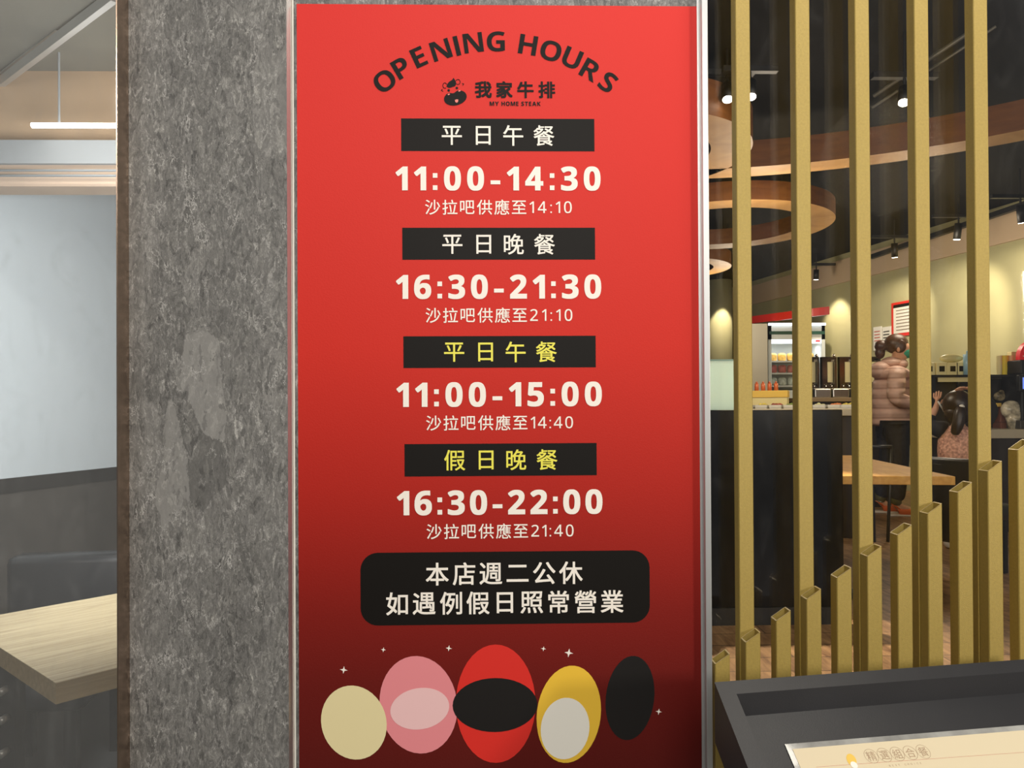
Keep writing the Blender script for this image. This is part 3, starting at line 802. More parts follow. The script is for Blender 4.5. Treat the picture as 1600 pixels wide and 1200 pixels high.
for i in range(nfd):
    u = .12 + i * (slen - .2) / (nfd - 1)
    p = on_bar(min(u, slen - .1), .18)
    where = ('nearest the silver post', 'second from the bar left end', 'third from the bar left end', 'fourth from the bar left end', 'middle of the row', 'fourth from the bar right end', 'third from the bar right end', 'second from the bar right end', 'at the bar right end')[i]
    d_ = thing('salad_tray', f'shallow pale salad tray on the salad bar, {where}', 'tray', p, bar.rotation_euler.z, 'salad trays on the bar')
    d_r = MB(); d_r.span((-.045, -.12, 0), (.045, .12, .012)); d_r.span((-.05, -.125, .012), (-.043, .125, .03)); d_r.span((.043, -.125, .012), (.05, .125, .03)); d_r.span((-.05, -.125, .012), (.05, -.118, .03)); d_r.span((-.05, .118, .012), (.05, .125, .03))
    d_r.build('dish', M['white'], d_)
    f_ = MB()
    for q_ in range(7): f_.ball((random.uniform(-.025, .025), random.uniform(-.09, .09), .02), (.02, .03, .016 + random.random() * .012), 8)
    f_.build('food', fm[i % 6], d_, True)
# yellow price card box, bottles, tap
p = on_bar(.36, .4)
yb = thing('card_box', 'yellow and cream card box at the left end of the salad bar', 'box', p, bar.rotation_euler.z)
MB().span((-.14, -.06, 0), (.14, .06, .09), .004).build('lower_box', M['pale_yellow'], yb)
MB().span((-.145, -.065, .092), (.145, .065, .15), .004).build('upper_band', M['yellow'], yb)
for i in range(4):
    tag(MB().cyl((0, 0, 0), (0, 0, .06), .018, .016, n=12).cyl((0, 0, .06), (0, 0, .075), .008, n=10).build('sauce_bottle', mat('orange_sauce', (214, 110, 60), .3), None, True, on_bar(.25 + i * .052, .4, ZB + .1515)),
        'small orange sauce bottle on the yellow card box, ' + ('nearest the silver post', 'second from the silver post', 'third from the silver post', 'farthest from the silver post')[i], 'bottle', 'sauce bottles on the card box')
p = on_bar(.67, .4)
tp_ = MB().tube([(0, 0, 0), (0, 0, .13), (-.03, 0, .15), (-.05, 0, .12)], .009)
tag(tp_.build('tap', M['steel'], None, True, p), 'bent chrome tap standing on the salad bar by the fridge', 'tap')

# buffet counter with chafing dishes, behind the salad bar
DBF = 7.5
cx0, cx1 = Xat(1255, DBF), Xat(1400, DBF)
zcb = z_of(624, DBF)
bc = thing('buffet_counter', 'dark buffet counter carrying the steel chafing dishes', 'counter', ((cx0 + cx1) / 2, CAM.y + DBF, 0))
wcb = (cx1 - cx0) / 2
MB().span((-wcb, -.05, zcb - .04), (wcb, .5, zcb), .004).build('countertop', mat('tan_stone', (150, 126, 90), .4), bc)
MB().span((-wcb + .02, 0, 0), (wcb - .02, .48, zcb - .04)).build('front_panel', M['dark_counter'], bc)
CH = ('first from the fridge', 'second from the fridge', 'half hidden by the third tall slat', 'beside the woman')
for i, px in enumerate((1281, 1309, 1337, 1379)):
    x = Xat(px, DBF + .1)
    cd = thing('chafing_dish', 'steel chafing dish with its lid raised, ' + CH[i], 'chafing dish', (x, CAM.y + DBF + .12, zcb), .0, 'raised chafing dishes')
    MB().span((-.082, -.1, 0), (.082, .2, .09), .01).build('pan', M['steel'], cd)
    lid = MB()
    lid.span((-.075, .16, .12), (-.055, .22, .40)); lid.span((.055, .16, .12), (.075, .22, .40)); lid.span((-.075, .16, .40), (.075, .22, .42)); lid.span((-.075, .16, .10), (.075, .22, .12))
    lid.span((-.06, .205, .11), (.06, .22, .41))
    lid.build('lid', mat('dark_steel', (120, 112, 98), .18, 1.0), cd)
    MB().span((-.004, .198, .16), (.05, .2045, .37)).build('lid_window', mat('pale_glass', (206, 196, 150), .15), cd)
    MB().ball((.06, .19, .435), .016, 10).build('knob', M['mirror'], cd, True)
    for hx in (-.03, .03): MB().cyl((hx, .18, .085), (hx, .19, .14), .012).build('hinge', M['mirror'], cd, True)

# ------------------------------------------------------------------ fridge, canopy, far column
DF = 10.2
xa, xb = Xat(1201, DF), Xat(1290, DF)
fg = thing('display_fridge', 'tall lit display fridge full of packed food under the red canopy', 'fridge', ((xa + xb) / 2, CAM.y + DF, 0))
hw = (xb - xa) / 2; zt_ = z_of(506, DF)
sh = MB()
sh.span((-hw, 0, 0), (-hw + .045, .6, zt_)); sh.span((hw - .045, 0, 0), (hw, .6, zt_)); sh.span((-hw, .56, 0), (hw, .6, zt_)); sh.span((-hw, 0, z_of(532, DF)), (hw, .6, zt_)); sh.span((-hw, 0, 0), (hw, .6, z_of(612, DF)))
sh.build('cabinet', M['fridge_in'], fg)
MB().span((-hw + .01, -.012, z_of(524, DF)), (hw - .01, -.001, z_of(519, DF))).build('green_stripe', M['darkgreen'], fg)
MB().span((-hw, -.03, z_of(510, DF)), (hw, -.001, z_of(506.5, DF))).build('top_light', M['fridge_light'], fg)
MB().span((-hw + .05, .02, z_of(538, DF)), (hw - .05, .06, z_of(532.5, DF))).build('inner_light', M['fridge_light'], fg)
MB().span((hw - .13, -.012, z_of(536, DF)), (hw - .07, -.002, z_of(533, DF))).build('red_display', mat('red_led', (230, 60, 60), .5, emit=(255, 60, 60), estr=1), fg)
shelf_y = (565, 584, 604)
for y in shelf_y: MB().span((-hw + .046, .08, z_of(y, DF) - .02), (hw - .046, .55, z_of(y, DF))).build('shelf', M['white'], fg)
MB().span((-hw + .045, .004, z_of(610, DF)), (hw - .045, .01, z_of(533, DF))).build('glass_door', glass_mat('fridge_glass', .03, (.8, .9, .9, 1), 0.0), fg)
lamp('fridge_lamp', 'AREA', (fg.location.x, CAM.y + DF + .13, z_of(540, DF)), 2.2, (.92, .97, 1), .6, (fg.location.x, CAM.y + DF + .3, 0), size_y=.05)
packs = ((565, (206, 160, 70), 'golden bread pack on the top shelf of the fridge'), (584, (178, 66, 66), 'red meat pack on the middle shelf of the fridge'), (604, (196, 214, 196), 'pale vegetable bag on the bottom shelf of the fridge'))
pl = ('at the left', 'second from the left', 'in the middle', 'second from the right', 'at the right')
for y, c_, lb in packs:
    pm = mat('pack', c_, .4, noise=(30, .25))
    for i in range(5):
        x = fg.location.x - hw + .13 + i * (2 * hw - .26) / 4
        tag(MB().box((0, 0, .055), (.105, .1, .11), None, .03).build('food_pack', pm, None, True, (x, CAM.y + DF + .2, z_of(y, DF))), lb + ', ' + pl[i], 'food pack', 'packs on the ' + ('top', 'middle', 'bottom')[(565, 584, 604).index(y)] + ' fridge shelf')
xa, xb = Xat(1150, 10.1), Xat(1200, 10.1)
tag(MB().span((xa, CAM.y + 10.1, 0), (xb, CAM.y + 10.15, z_of(507, 10.1))).build('display_screen', mat('pale_board', (196, 190, 172), .7)), 'tall plain white upright standing left of the display fridge', 'screen')
ca, cb_, cc = P(1150, 503, 11.0), P(1236, 492, 9.95), P(1296, 485, 9.6)
zc = (ca.z + cb_.z + cc.z) / 3
cn = MB()
pts = []
for i in range(13):
    t = i / 12
    q = (1 - t) ** 2 * ca + 2 * t * (1 - t) * (cb_ * 2 - (ca + cc) / 2) + t * t * cc
    pts.append(Vector((q.x, q.y, q.z)))
for a_, b_2 in zip(pts[:-1], pts[1:]):
    cn.prism([a_ + Vector((0, 0, -.05)), b_2 + Vector((0, 0, -.05)), b_2 + Vector((0, 0, .05)), a_ + Vector((0, 0, .05))], (0, .12, 0))
tag(cn.build('red_canopy', M['red']), 'curved glossy red canopy band above the display fridge', 'canopy')
cpx = P(1125, 634, 12.2)
struct('trim_6', MB().cyl((cpx.x, cpx.y, 0), (cpx.x, cpx.y, ZC), .2, n=40), M['green_wall'], True)
lamp('column_lamp', 'SPOT', (cpx.x - .02, cpx.y - .5, 2.75), 45, WARM, .03, (cpx.x, cpx.y, 1.6), 60, .35)

# ------------------------------------------------------------------ wall signs
def wall_sign(name, label, x0, y0, x1, y1, frame, inner, lines, group=None):
    a_ = onwall(x0, y1, .002); b_2 = onwall(x1, y1, .002); tz_ = onwall(x0, y0, .002).z
    t = thing(name, label, 'sign', a_, math.atan2(b_2.y - a_.y, b_2.x - a_.x), group)
    W = (Vector((b_2.x, b_2.y)) - Vector((a_.x, a_.y))).length; H = tz_ - a_.z
    MB().span((0, -.012, 0), (W, 0, H)).build('board', frame, t)
    if inner: MB().span((W * .07, -.014, H * .09), (W * .93, -.0125, H * .9)).build('paper', inner, t)
    for (u0, v0, u1, v1, m_) in lines:
        MB().span((W * u0, -.0155, H * v0), (W * u1, -.0145, H * v1)).build('printed_line', m_, t)
    return t
# near end of this wall is on the right, so boards run from the left pixel to the right one
txt = mat('grey_print', (120, 104, 84), .7)
wall_sign('framed_notice', 'white notice in a thick red frame on the green wall above the woman', 1394.5, 474, 1444, 527, M['red'], M['white'],
          [(.07, .84, .93, .93, M['ink'])] + [(.16, .74 - i * .095, .84 - (i % 2) * .1, .765 - i * .095, txt) for i in range(7)])
for nm, lb, x0, x1 in (('paper_notice', 'small white paper notice left of the other, with red lines, by the red-framed notice', 1366, 1378.5), ('paper_notice', 'small white paper notice with dark lines directly left of the red-framed notice', 1380, 1393.5)):
    wall_sign(nm, lb, x0, 511.5, x1, 548, M['white'], None, [(.15, .78 - i * .13, .85, .82 - i * .13, M['red_ink'] if x0 == 1366 else M['ink']) for i in range(4)] + [(.4, .06, .65, .14, M['ink'])], 'paper notices on the wall')

# ------------------------------------------------------------------ back counter with shelf, goods and drink machine
DC = 6.2
cx0, cx1 = Xat(1456, DC), Xat(1606, DC)
bk = thing('back_counter', 'pale topped back counter with a black two tier rack behind the child', 'counter', ((cx0 + cx1) / 2, CAM.y + DC, 0))
hw = (cx1 - cx0) / 2; zk = z_of(676, 5.95)
MB().span((-hw, -.25, zk - .07), (hw, .28, zk), .005).build('countertop', mat('pale_stone_counter', (206, 196, 170), .4), bk)
MB().span((-hw + .02, -.2, 0), (hw - .02, .26, zk - .07)).build('front_panel', M['dark_counter'], bk)
z_top = z_of(589, DC); z_mid = z_of(631, DC)
rk = MB(); rk.span((-hw, -.02, z_top - .02), (hw, .26, z_top)); rk.span((-hw, .0, z_mid - .02), (hw, .26, z_mid))
for xx in (-hw, -hw + .36, hw - .02): rk.span((xx, -.02, zk), (xx + .02, .0, z_top - .02)); rk.span((xx, .24, zk), (xx + .02, .26, z_top - .02))
rk.build('rack', M['black'], bk)
MB().span((-hw + .05, -.005, z_of(600, DC)), (-hw + .34, .002, z_of(592.5, DC))).build('price_strip', M['pale_yellow'], bk)
MB().span((-hw + .02, .262, zk), (hw - .02, .272, z_top - .02)).build('rack_back', M['dark_counter'], bk)
def put(name, label, cat, px, zz, mb, m, group=None, smooth=False, dy=.1):
    p_ = Vector((Xat(px, DC + dy), CAM.y + DC + dy, zz))
    return tag(mb.build(name, m, None, smooth, p_), label, cat, group)
# cream cartons with dark labels on the top tier
for i, px in enumerate((1450, 1469, 1486, 1500)):
    t = thing('carton', 'small cream carton with a dark label on the rack top, ' + ('behind the fourth tall slat', 'left of the child', 'above the child', 'right above the child')[i], 'carton', (Xat(px, DC + .08), CAM.y + DC + .08, z_top), 0, 'cream cartons on the rack')
    MB().span((-.045, -.03, 0), (.045, .03, .105), .004).build('box', M['pale_yellow'], t)
    MB().span((-.022, -.0315, .03), (.022, -.0305, .075)).build('dark_label', M['ink'], t)
put('clear_bag', 'clump of clear plastic wrap lying on the rack above the child', 'bag', 1487, z_top + .106, MB().ball((0, 0, .035), (.1, .03, .035), 14), mat('clear_plastic', (216, 204, 146), .2), None, True)
put('blue_bottle', 'blue and white pump bottle on the rack beside the fifth tall slat', 'bottle', 1513, z_top - .04 + .04, MB().cyl((0, 0, 0), (0, 0, .17), .035, n=16).cyl((0, 0, .17), (0, 0, .2), .012, n=10), mat('pale_blue', (150, 188, 204), .3), None, True, .03)
for i, (px, m_, lb, r_) in enumerate(((1562, 'pale_yellow', 'stack of pale cups at the left of the yellow cups', .022), (1570, 'yellow_cup', 'stack of bright yellow cups on the rack', .032), (1579, 'pale_yellow', 'stack of pale cups right of the yellow cups', .03))):
    if m_ not in M: M[m_] = mat('yellow_cups', (228, 204, 48), .4)
    mbx = MB()
    for q_ in range(5): mbx.cyl((0, 0, q_ * .025), (0, 0, q_ * .025 + .06), r_ * .8, r_, n=16)
    put('cup_stack', lb, 'cups', px, z_top, mbx, M[m_], 'cup stacks on the rack', False, .06)
put('carton', 'tall cream carton with dark print on the rack beside the drink machine', 'carton', 1583, z_top, MB().span((-.03, -.03, 0), (.03, .03, .2), .004), M['pale_yellow'], None, False, .2)
bag = mat('clear_bag', (150, 136, 104), .15, noise=(20, .5))
for px, s_, lb in ((1562, .05, 'clear bag of utensils on the middle tier next to the fifth tall slat'), (1578, .05, 'clear bag of utensils on the middle tier beside the blue screen')):
    put('utensil_bag', lb, 'bag', px, z_mid, MB().ball((0, 0, s_ * .8), (s_ * 1.05, s_ * .6, s_ * .8), 12).ball((s_ * .3, 0, s_ * 1.3), (s_ * .6, s_ * .4, s_ * .6), 10), bag, 'bags on the middle tier', True)
for i, px in enumerate((1560, 1573, 1586)):
    put('shelf_label', 'small yellow shelf label, ' + ('left', 'middle', 'right')[i] + ' of three under the bags', 'label', px, z_mid - .045, MB().span((-.022, -.004, 0), (.022, 0, .03)), M['yellow'], 'yellow shelf labels', False, -.0005)
put('white_bag', 'white knotted plastic bag standing on the counter under the yellow labels', 'bag', 1580, zk + .0, MB().ball((.0, 0, .155), (.085, .05, .075), 14).cyl((.03, 0, 0), (.01, 0, .13), .045, .06, n=12), mat('white_bag', (176, 168, 146), .2, noise=(22, .4)), None, True, -.06)
put('dark_case', 'dark brown case on the back counter below the bags', 'case', 1566, zk, MB().span((-.05, -.05, .05), (.06, .05, .2), .006).span((-.05, -.055, 0), (.06, .055, .05), .004), M['copper'], None, False, .06)
# drink machine
dm = thing('drink_machine', 'black drink machine with blue screen and round red sign at the picture edge', 'machine', (Xat(1603, DC), CAM.y + DC - .1, zk))
Z = lambda y: z_of(y, DC - .1) - zk
MB().span((-.12, -.02, .06), (.14, .22, Z(583)), .01).build('body', M['black'], dm)
MB().span((-.16, -.06, 0), (.16, .2, .07), .006).build('drip_tray', mat('dark_grey_tray', (70, 66, 60), .4), dm)
MB().span((-.17, -.07, Z(616)), (.12, -.03, Z(590)), .006).build('screen_frame', M['black'], dm)
MB().span((-.145, -.0735, Z(612)), (.11, -.0715, Z(594)), .0).build('screen', M['blue_screen'], dm)
MB().span((-.13, -.03, Z(588)), (.14, .18, Z(566)), .008).build('upper_body', M['black'], dm)
MB().span((-.07, -.045, Z(583)), (.0, -.0305, Z(573))).build('nozzle', mat('nozzle_grey', (84, 82, 84), .3), dm)
MB().span((-.05, -.026, Z(628)), (.02, -.0205, Z(626.5))).build('green_light', mat('green_light', (180, 230, 120), .4, emit=(190, 240, 120), estr=.8), dm)
rs = MB(); pts = []
zc_, rr = Z(552), .13
for i in range(40):
    a_ = -math.pi * i / 39 * 1.0 + math.pi
    pts.append((rr * math.cos(a_), 0, zc_ + .14 * math.sin(a_) - .05))
pts += [(.13, 0, Z(565.5)), (-.13, 0, Z(565.5))]
rs.prism([(x, -.02, z) for x, y, z in pts], (0, .05, 0)); sg = rs.build('round_sign', mat('sign_red', (214, 24, 36), .35, emit=(214, 24, 36), estr=.25), dm)
sw = Ink((-.125, -.0208, zc_ + .06), (1, 0, 0), (0, 0, 1), .001)
sw.loop(75, 62, 40, 36, 13, 24, 60, 300); sw.loop(118, 70, 18, 20, 9, 20); sw.stroke([(20, 98), (45, 108), (90, 104)], 6)
sw.build('sign_script', M['white_ink'], sg)

# ------------------------------------------------------------------ people
def skin(name, nodes, edges, m, parent, sub=2, root=None):
    ks = list(nodes); idx = {k_: i for i, k_ in enumerate(ks)}
    me = bpy.data.meshes.new(name); me.from_pydata([nodes[k_][0] for k_ in ks], [(idx[a_], idx[b_2]) for a_, b_2 in edges], [])
    o = bpy.data.objects.new(name, me); COL.objects.link(o)
    md = o.modifiers.new('skin', 'SKIN'); md.use_smooth_shade = True
    for i, k_ in enumerate(ks):
        r_ = nodes[k_][1]; r_ = r_ if hasattr(r_, '__len__') else (r_, r_)
        me.skin_vertices[0].data[i].radius = r_
        me.skin_vertices[0].data[i].use_root = (k_ == (root or ks[0]))
    s_ = o.modifiers.new('sub', 'SUBSURF'); s_.levels = sub; s_.render_levels = sub
    dg = bpy.context.evaluated_depsgraph_get()
    nm = bpy.data.meshes.new_from_object(o.evaluated_get(dg))
    bpy.data.objects.remove(o); bpy.data.meshes.remove(me)
    for p_ in nm.polygons: p_.use_smooth = True
    nm.materials.clear(); nm.materials.append(m)
    r = bpy.data.objects.new(name, nm); COL.objects.link(r); r.parent = parent
    return r
def chain(*ks): return list(zip(ks[:-1], ks[1:]))
def hand(N_, E_, key, wrist, d, side, up, s_=1.0):
    """palm and five fingers growing from node `wrist` along d; side points to the thumb"""
    d = Vector(d).normalized(); up = Vector(up).normalized(); side = Vector(side).normalized()
    w_ = Vector(N_[wrist][0])
    N_[key + 'palm'] = (w_ + d * .05 * s_, (.026 * s_, .014 * s_)); E_.append((wrist, key + 'palm'))
    N_[key + 'kn'] = (w_ + d * .085 * s_, (.028 * s_, .012 * s_)); E_.append((key + 'palm', key + 'kn'))
    for j, (off, ln) in enumerate(((.026, .068), (.009, .078), (-.009, .072), (-.026, .056))):
        a_ = key + f'f{j}'
        N_[a_ + 'a'] = (w_ + d * .1 * s_ + side * off * s_, .0085 * s_)
        N_[a_ + 'b'] = (w_ + d * (.1 + ln * .5) * s_ + side * off * 1.1 * s_ - up * .008 * s_, .008 * s_)
        N_[a_ + 'c'] = (w_ + d * (.1 + ln * .85) * s_ + side * off * 1.1 * s_ - up * .028 * s_, .007 * s_)
        E_.extend(chain(key + 'kn', a_ + 'a', a_ + 'b', a_ + 'c'))
    N_[key + 't0'] = (w_ + d * .045 * s_ + side * .034 * s_, .011 * s_)
    N_[key + 't1'] = (w_ + d * .085 * s_ + side * .05 * s_ - up * .01 * s_, .009 * s_)
    E_.extend(chain(key + 'palm', key + 't0', key + 't1'))

# the woman: profile, facing right
DW = 7.0
wp = P(1399, 634, DW); wp.z = 0
wom = thing('person', 'person in pink puffer jacket, dark jeans and green face mask standing at the counter', 'person', wp, math.radians(-20))
N_ = {'pelvis': ((0, 0, .86), (.13, .11)), 'waist': ((0, 0, 1.0), (.12, .10)), 'chest': ((0, 0, 1.2), (.14, .11)), 'neckb': ((.0, 0, 1.36), .065), 'neck': ((.025, 0, 1.42), .052),
      'jaw': ((.055, 0, 1.475), (.068, .07)), 'skull': ((.045, 0, 1.55), (.088, .082)), 'crown': ((.035, 0, 1.605), (.06, .06)),
      'nose': ((.15, 0, 1.515), .011),
      'sr': ((-.01, -.165, 1.325), .058), 'er': ((-.02, -.225, 1.06), .046), 'wr': ((.2, -.2, .985), .03),
      'sl': ((-.01, .165, 1.325), .058), 'el': ((.02, .225, 1.07), .046), 'wl': ((.24, .16, 1.02), .03),
      'hr': ((0, -.09, .8), .095), 'kr': ((.02, -.1, .46), .062), 'ar': ((-.015, -.1, .09), .042), 'tr': ((.12, -.1, .04), .038),
      'hl': ((0, .09, .8), .095), 'kl': ((-.06, .1, .46), .062), 'al': ((-.12, .1, .09), .042), 'tl': ((.01, .1, .04), .038)}
E_ = chain('pelvis', 'waist', 'chest', 'neckb', 'neck', 'jaw', 'skull', 'crown') + [('jaw', 'nose')] + chain('chest', 'sr', 'er', 'wr') + chain('chest', 'sl', 'el', 'wl') + chain('pelvis', 'hr', 'kr', 'ar', 'tr') + chain('pelvis', 'hl', 'kl', 'al', 'tl')
hand(N_, E_, 'R', 'wr', (1, .1, -.1), (0, .6, .6), (0, .3, 1)); hand(N_, E_, 'L', 'wl', (1, -.1, -.1), (0, -.6, .6), (0, -.3, 1))
skin('body', N_, E_, M['skin'], wom, 2, 'pelvis')
J = {}
zs = [.80, .845, .89, .935, .98, 1.025, 1.07, 1.115, 1.16, 1.205, 1.25, 1.295]
for i, z in enumerate(zs):
    t = i / 11; r_ = (.182 if i % 2 else .170) * (1.06 - .12 * t)
    J[f't{i}'] = ((-.015 + .0 * t, 0, z), (r_ * 1.14, r_ * .98))
J['n0'] = ((-.005, 0, 1.345), (.115, .10)); J['n1'] = ((.015, 0, 1.395), (.085, .085))
JE = chain(*[f't{i}' for i in range(12)], 'n0', 'n1')
for sgn, q in ((-1, 'r'), (1, 'l')):
    ex = (-.03, .235 * sgn, 1.07) if sgn < 0 else (.02, .235, 1.08)
    wx = (.185, .2 * sgn, .99) if sgn < 0 else (.22, .165, 1.02)
    A = Vector((-.01, .175 * sgn, 1.30)); B = Vector(ex); C = Vector(wx)
    ks = ['t10']
    for i, t in enumerate((0, .2, .4, .6, .8, 1.0)):
        J[f'{q}u{i}'] = (A.lerp(B, t), .086 if i % 2 == 0 else .079); ks.append(f'{q}u{i}')
    for i, t in enumerate((.3, .55, .8, 1.0)):
        J[f'{q}l{i}'] = (B.lerp(C, t), .068 if i % 2 == 0 else .060); ks.append(f'{q}l{i}')
    JE += chain(*ks)
jk = skin('puffer_jacket', J, JE, M['puffer'], wom, 2, 't0')
hd = MB().ball((-.12, 0, 1.33), (.10, .16, .085), 20); hd.ball((-.03, 0, 1.40), (.095, .115, .055), 20); hd.ball((.05, 0, 1.385), (.06, .09, .05), 16)
hd.build('hood', M['puffer'], jk, True)
MB().tube([(.10, -.165, 1.04), (.11, -.175, .93)], .006, 8).ball((.11, -.175, .92), (.012, .012, .03), 8).build('drawstring', M['dark_cloth'], jk, True)
T = {'w': ((0, 0, .84), (.155, .14)), 'hr': ((0, -.085, .78), .115), 'kr0': ((.015, -.1, .62), .095), 'kr': ((.02, -.1, .46), .082), 'ar': ((-.01, -.1, .125), .072),
     'hl': ((0, .085, .78), .115), 'kl': ((-.06, .1, .46), .085), 'al': ((-.115, .1, .125), .072)}
skin('jeans', T, chain('w', 'hr', 'kr0', 'kr', 'ar') + chain('w', 'hl', 'kl', 'al'), M['denim'], wom, 2, 'w')
for yy, xx in ((-.1, -.015), (.1, -.12)):
    sh_ = skin('shoe', {'heel': ((xx - .03, yy, .048), (.045, .045)), 'mid': ((xx + .06, yy, .05), (.046, .046)), 'ball': ((xx + .14, yy, .04), (.046, .034)), 'toe': ((xx + .2, yy, .032), (.034, .024)), 'ank': ((xx, yy, .1), .05)},
               chain('heel', 'mid', 'ball', 'toe') + [('heel', 'ank')], M['orange'], wom, 2)
    MB().box((xx + .075, yy, .009), (.30, .1, .018), None, .008).build('sole', M['sole'], sh_)
    MB().cyl((xx, yy, .1), (xx, yy, .19), .046, .05, n=16).build('sock', M['olive'], wom, True)
hr = MB().ball((.01, 0, 1.572), (.104, .093, .094), 24)
hr.ball((-.115, 0, 1.555), (.058, .05, .055), 16); hr.ball((-.125, 0, 1.495), (.045, .04, .06), 16)
for yy in (-.078, .078): hr.ball((.03, yy, 1.545), (.055, .016, .062), 12)
hr.build('hair', mat('brown_hair', (74, 48, 32), .4, noise=(90, .3)), wom, True)
mk = MB().ball((.088, 0, 1.49), (.078, .072, .056), 20); mk.tube([(.10, -.055, 1.51), (.02, -.083, 1.53)], .003).tube([(.10, .055, 1.51), (.02, .083, 1.53)], .003)
mk.build('face_mask', M['mask'], wom, True)
MB().ball((.018, -.086, 1.515), (.016, .01, .026), 10).ball((.018, .086, 1.515), (.016, .01, .026), 10).build('ears', M['skin'], wom, True)
MB().ball((.122, -.034, 1.545), (.008, .013, .006), 8).ball((.122, .034, 1.545), (.008, .013, .006), 8).build('eyes', M['ink'], wom, True)
for o in wom.children: pass

# the child: seen from behind
DK = 5.3
kp = P(1497, 634, DK); kp.z = 0
kid = thing('person', 'child in a pink flecked vest with dark sleeves and a ponytail, seen from behind', 'person', kp, math.radians(-29))
pxm = F_PX / DK
N_ = {'pelvis': ((0, 0, .5), (.1, .09)), 'waist': ((0, 0, .62), (.095, .085)), 'chest': ((0, 0, .76), (.105, .085)), 'neckb': ((0, .0, .86), .05), 'neck': ((0, .01, .895), .042),
      'jaw': ((0, .03, .94), (.062, .066)), 'skull': ((0, .02, 1.01), (.085, .088)), 'crown': ((0, .015, 1.06), (.062, .062)), 'nose': ((0, .115, .965), .009),
      'sr': ((.115, 0, .84), .042), 'er': ((.205, .04, .97), .034), 'wr': ((.115, -.03, 1.115), .023),
      'sl': ((-.115, 0, .84), .042), 'el': ((-.20, .05, .87), .034), 'wl': ((-.135, .05, .985), .023),
      'hr': ((.06, 0, .45), .07), 'kr': ((.065, .01, .26), .048), 'ar': ((.065, 0, .06), .034), 'tr': ((.065, .09, .03), .03),
      'hl': ((-.06, 0, .45), .07), 'kl': ((-.065, .01, .26), .048), 'al': ((-.065, 0, .06), .034), 'tl': ((-.065, .09, .03), .03)}
E_ = chain('pelvis', 'waist', 'chest', 'neckb', 'neck', 'jaw', 'skull', 'crown') + [('jaw', 'nose')] + chain('chest', 'sr', 'er', 'wr') + chain('chest', 'sl', 'el', 'wl') + chain('pelvis', 'hr', 'kr', 'ar', 'tr') + chain('pelvis', 'hl', 'kl', 'al', 'tl')
hand(N_, E_, 'R', 'wr', (-.98, -.05, .12), (0, -.9, .3), (.2, 0, 1), .8); hand(N_, E_, 'L', 'wl', (.1, 0, 1), (.9, .1, 0), (0, -1, .2), .78)
skin('body', N_, E_, M['skin'], kid, 2, 'pelvis')
V_ = {}
for i, z in enumerate((.46, .505, .55, .595, .64, .685, .73, .775, .82)):
    r_ = (.150 if i % 2 else .140) * (1.02 - .01 * i)
    V_[f'v{i}'] = ((0, 0, z), (r_, r_ * .88))
V_['n'] = ((0, 0, .87), (.095, .085)); V_['a'] = ((.12, 0, .815), .068); V_['b'] = ((-.12, 0, .815), .068)
skin('vest', V_, chain(*[f'v{i}' for i in range(9)], 'n') + [('v7', 'a'), ('v7', 'b')], M['vest'], kid, 2, 'v0')
for sgn, a_, b_2, c_ in ((1, (.115, 0, .84), (.205, .04, .97), (.15, .0, 1.06)), (-1, (-.115, 0, .84), (-.20, .05, .87), (-.15, .05, .95))):
    skin('sleeve', {'s': ((a_[0] * .5, 0, .82), .07), 'a': (a_, .072), 'b': (b_2, .056), 'c': (c_, .044)}, chain('s', 'a', 'b', 'c'), M['dark_cloth'], kid, 2)
skin('trousers', {'w': ((0, 0, .48), (.115, .1)), 'hr': ((.06, 0, .42), .08), 'kr': ((.065, .01, .26), .062), 'ar': ((.065, 0, .09), .05), 'hl': ((-.06, 0, .42), .08), 'kl': ((-.065, .01, .26), .062), 'al': ((-.065, 0, .09), .05)},
     chain('w', 'hr', 'kr', 'ar') + chain('w', 'hl', 'kl', 'al'), M['dark_cloth'], kid, 2, 'w')
for xx in (.065, -.065):
    skin('shoe', {'h': ((xx, -.02, .036), .036), 'm': ((xx, .06, .036), .036), 't': ((xx, .12, .028), .026)}, chain('h', 'm', 't'), M['sole'], kid, 2)
hr = MB().ball((0, .0, 1.015), (.098, .10, .10), 24); hr.ball((0, -.03, .945), (.088, .066, .075), 20)
hr.build('hair', M['hair'], kid, True)
skin('ponytail', {'a': ((.012, -.09, 1.0), .03), 'b': ((.01, -.135, .965), .042), 'c': ((-.01, -.15, .87), .042), 'd': ((-.03, -.15, .80), .026)}, chain('a', 'b', 'c', 'd'), M['hair'], kid, 2)
MB().ball((.016, -.125, .995), (.02, .018, .018), 10).build('hair_tie', M['white'], kid, True)
MB().ball((-.03, .108, .995), (.012, .006, .007), 8).ball((.03, .108, .995), (.012, .006, .007), 8).build('eyes', M['ink'], kid, True)
MB().ball((0, .1, .92), (.02, .006, .006), 8).build('mouth', mat('lips', (180, 90, 84), .5), kid, True)
tag(MB().tube([(0, 0, 0), (.045, 0, -.075)], .006, 8).build('white_spoon', M['white'], None, True, kp + Vector((-.095, .08, 1.035))), 'white plastic spoon held in the child left hand', 'spoon')

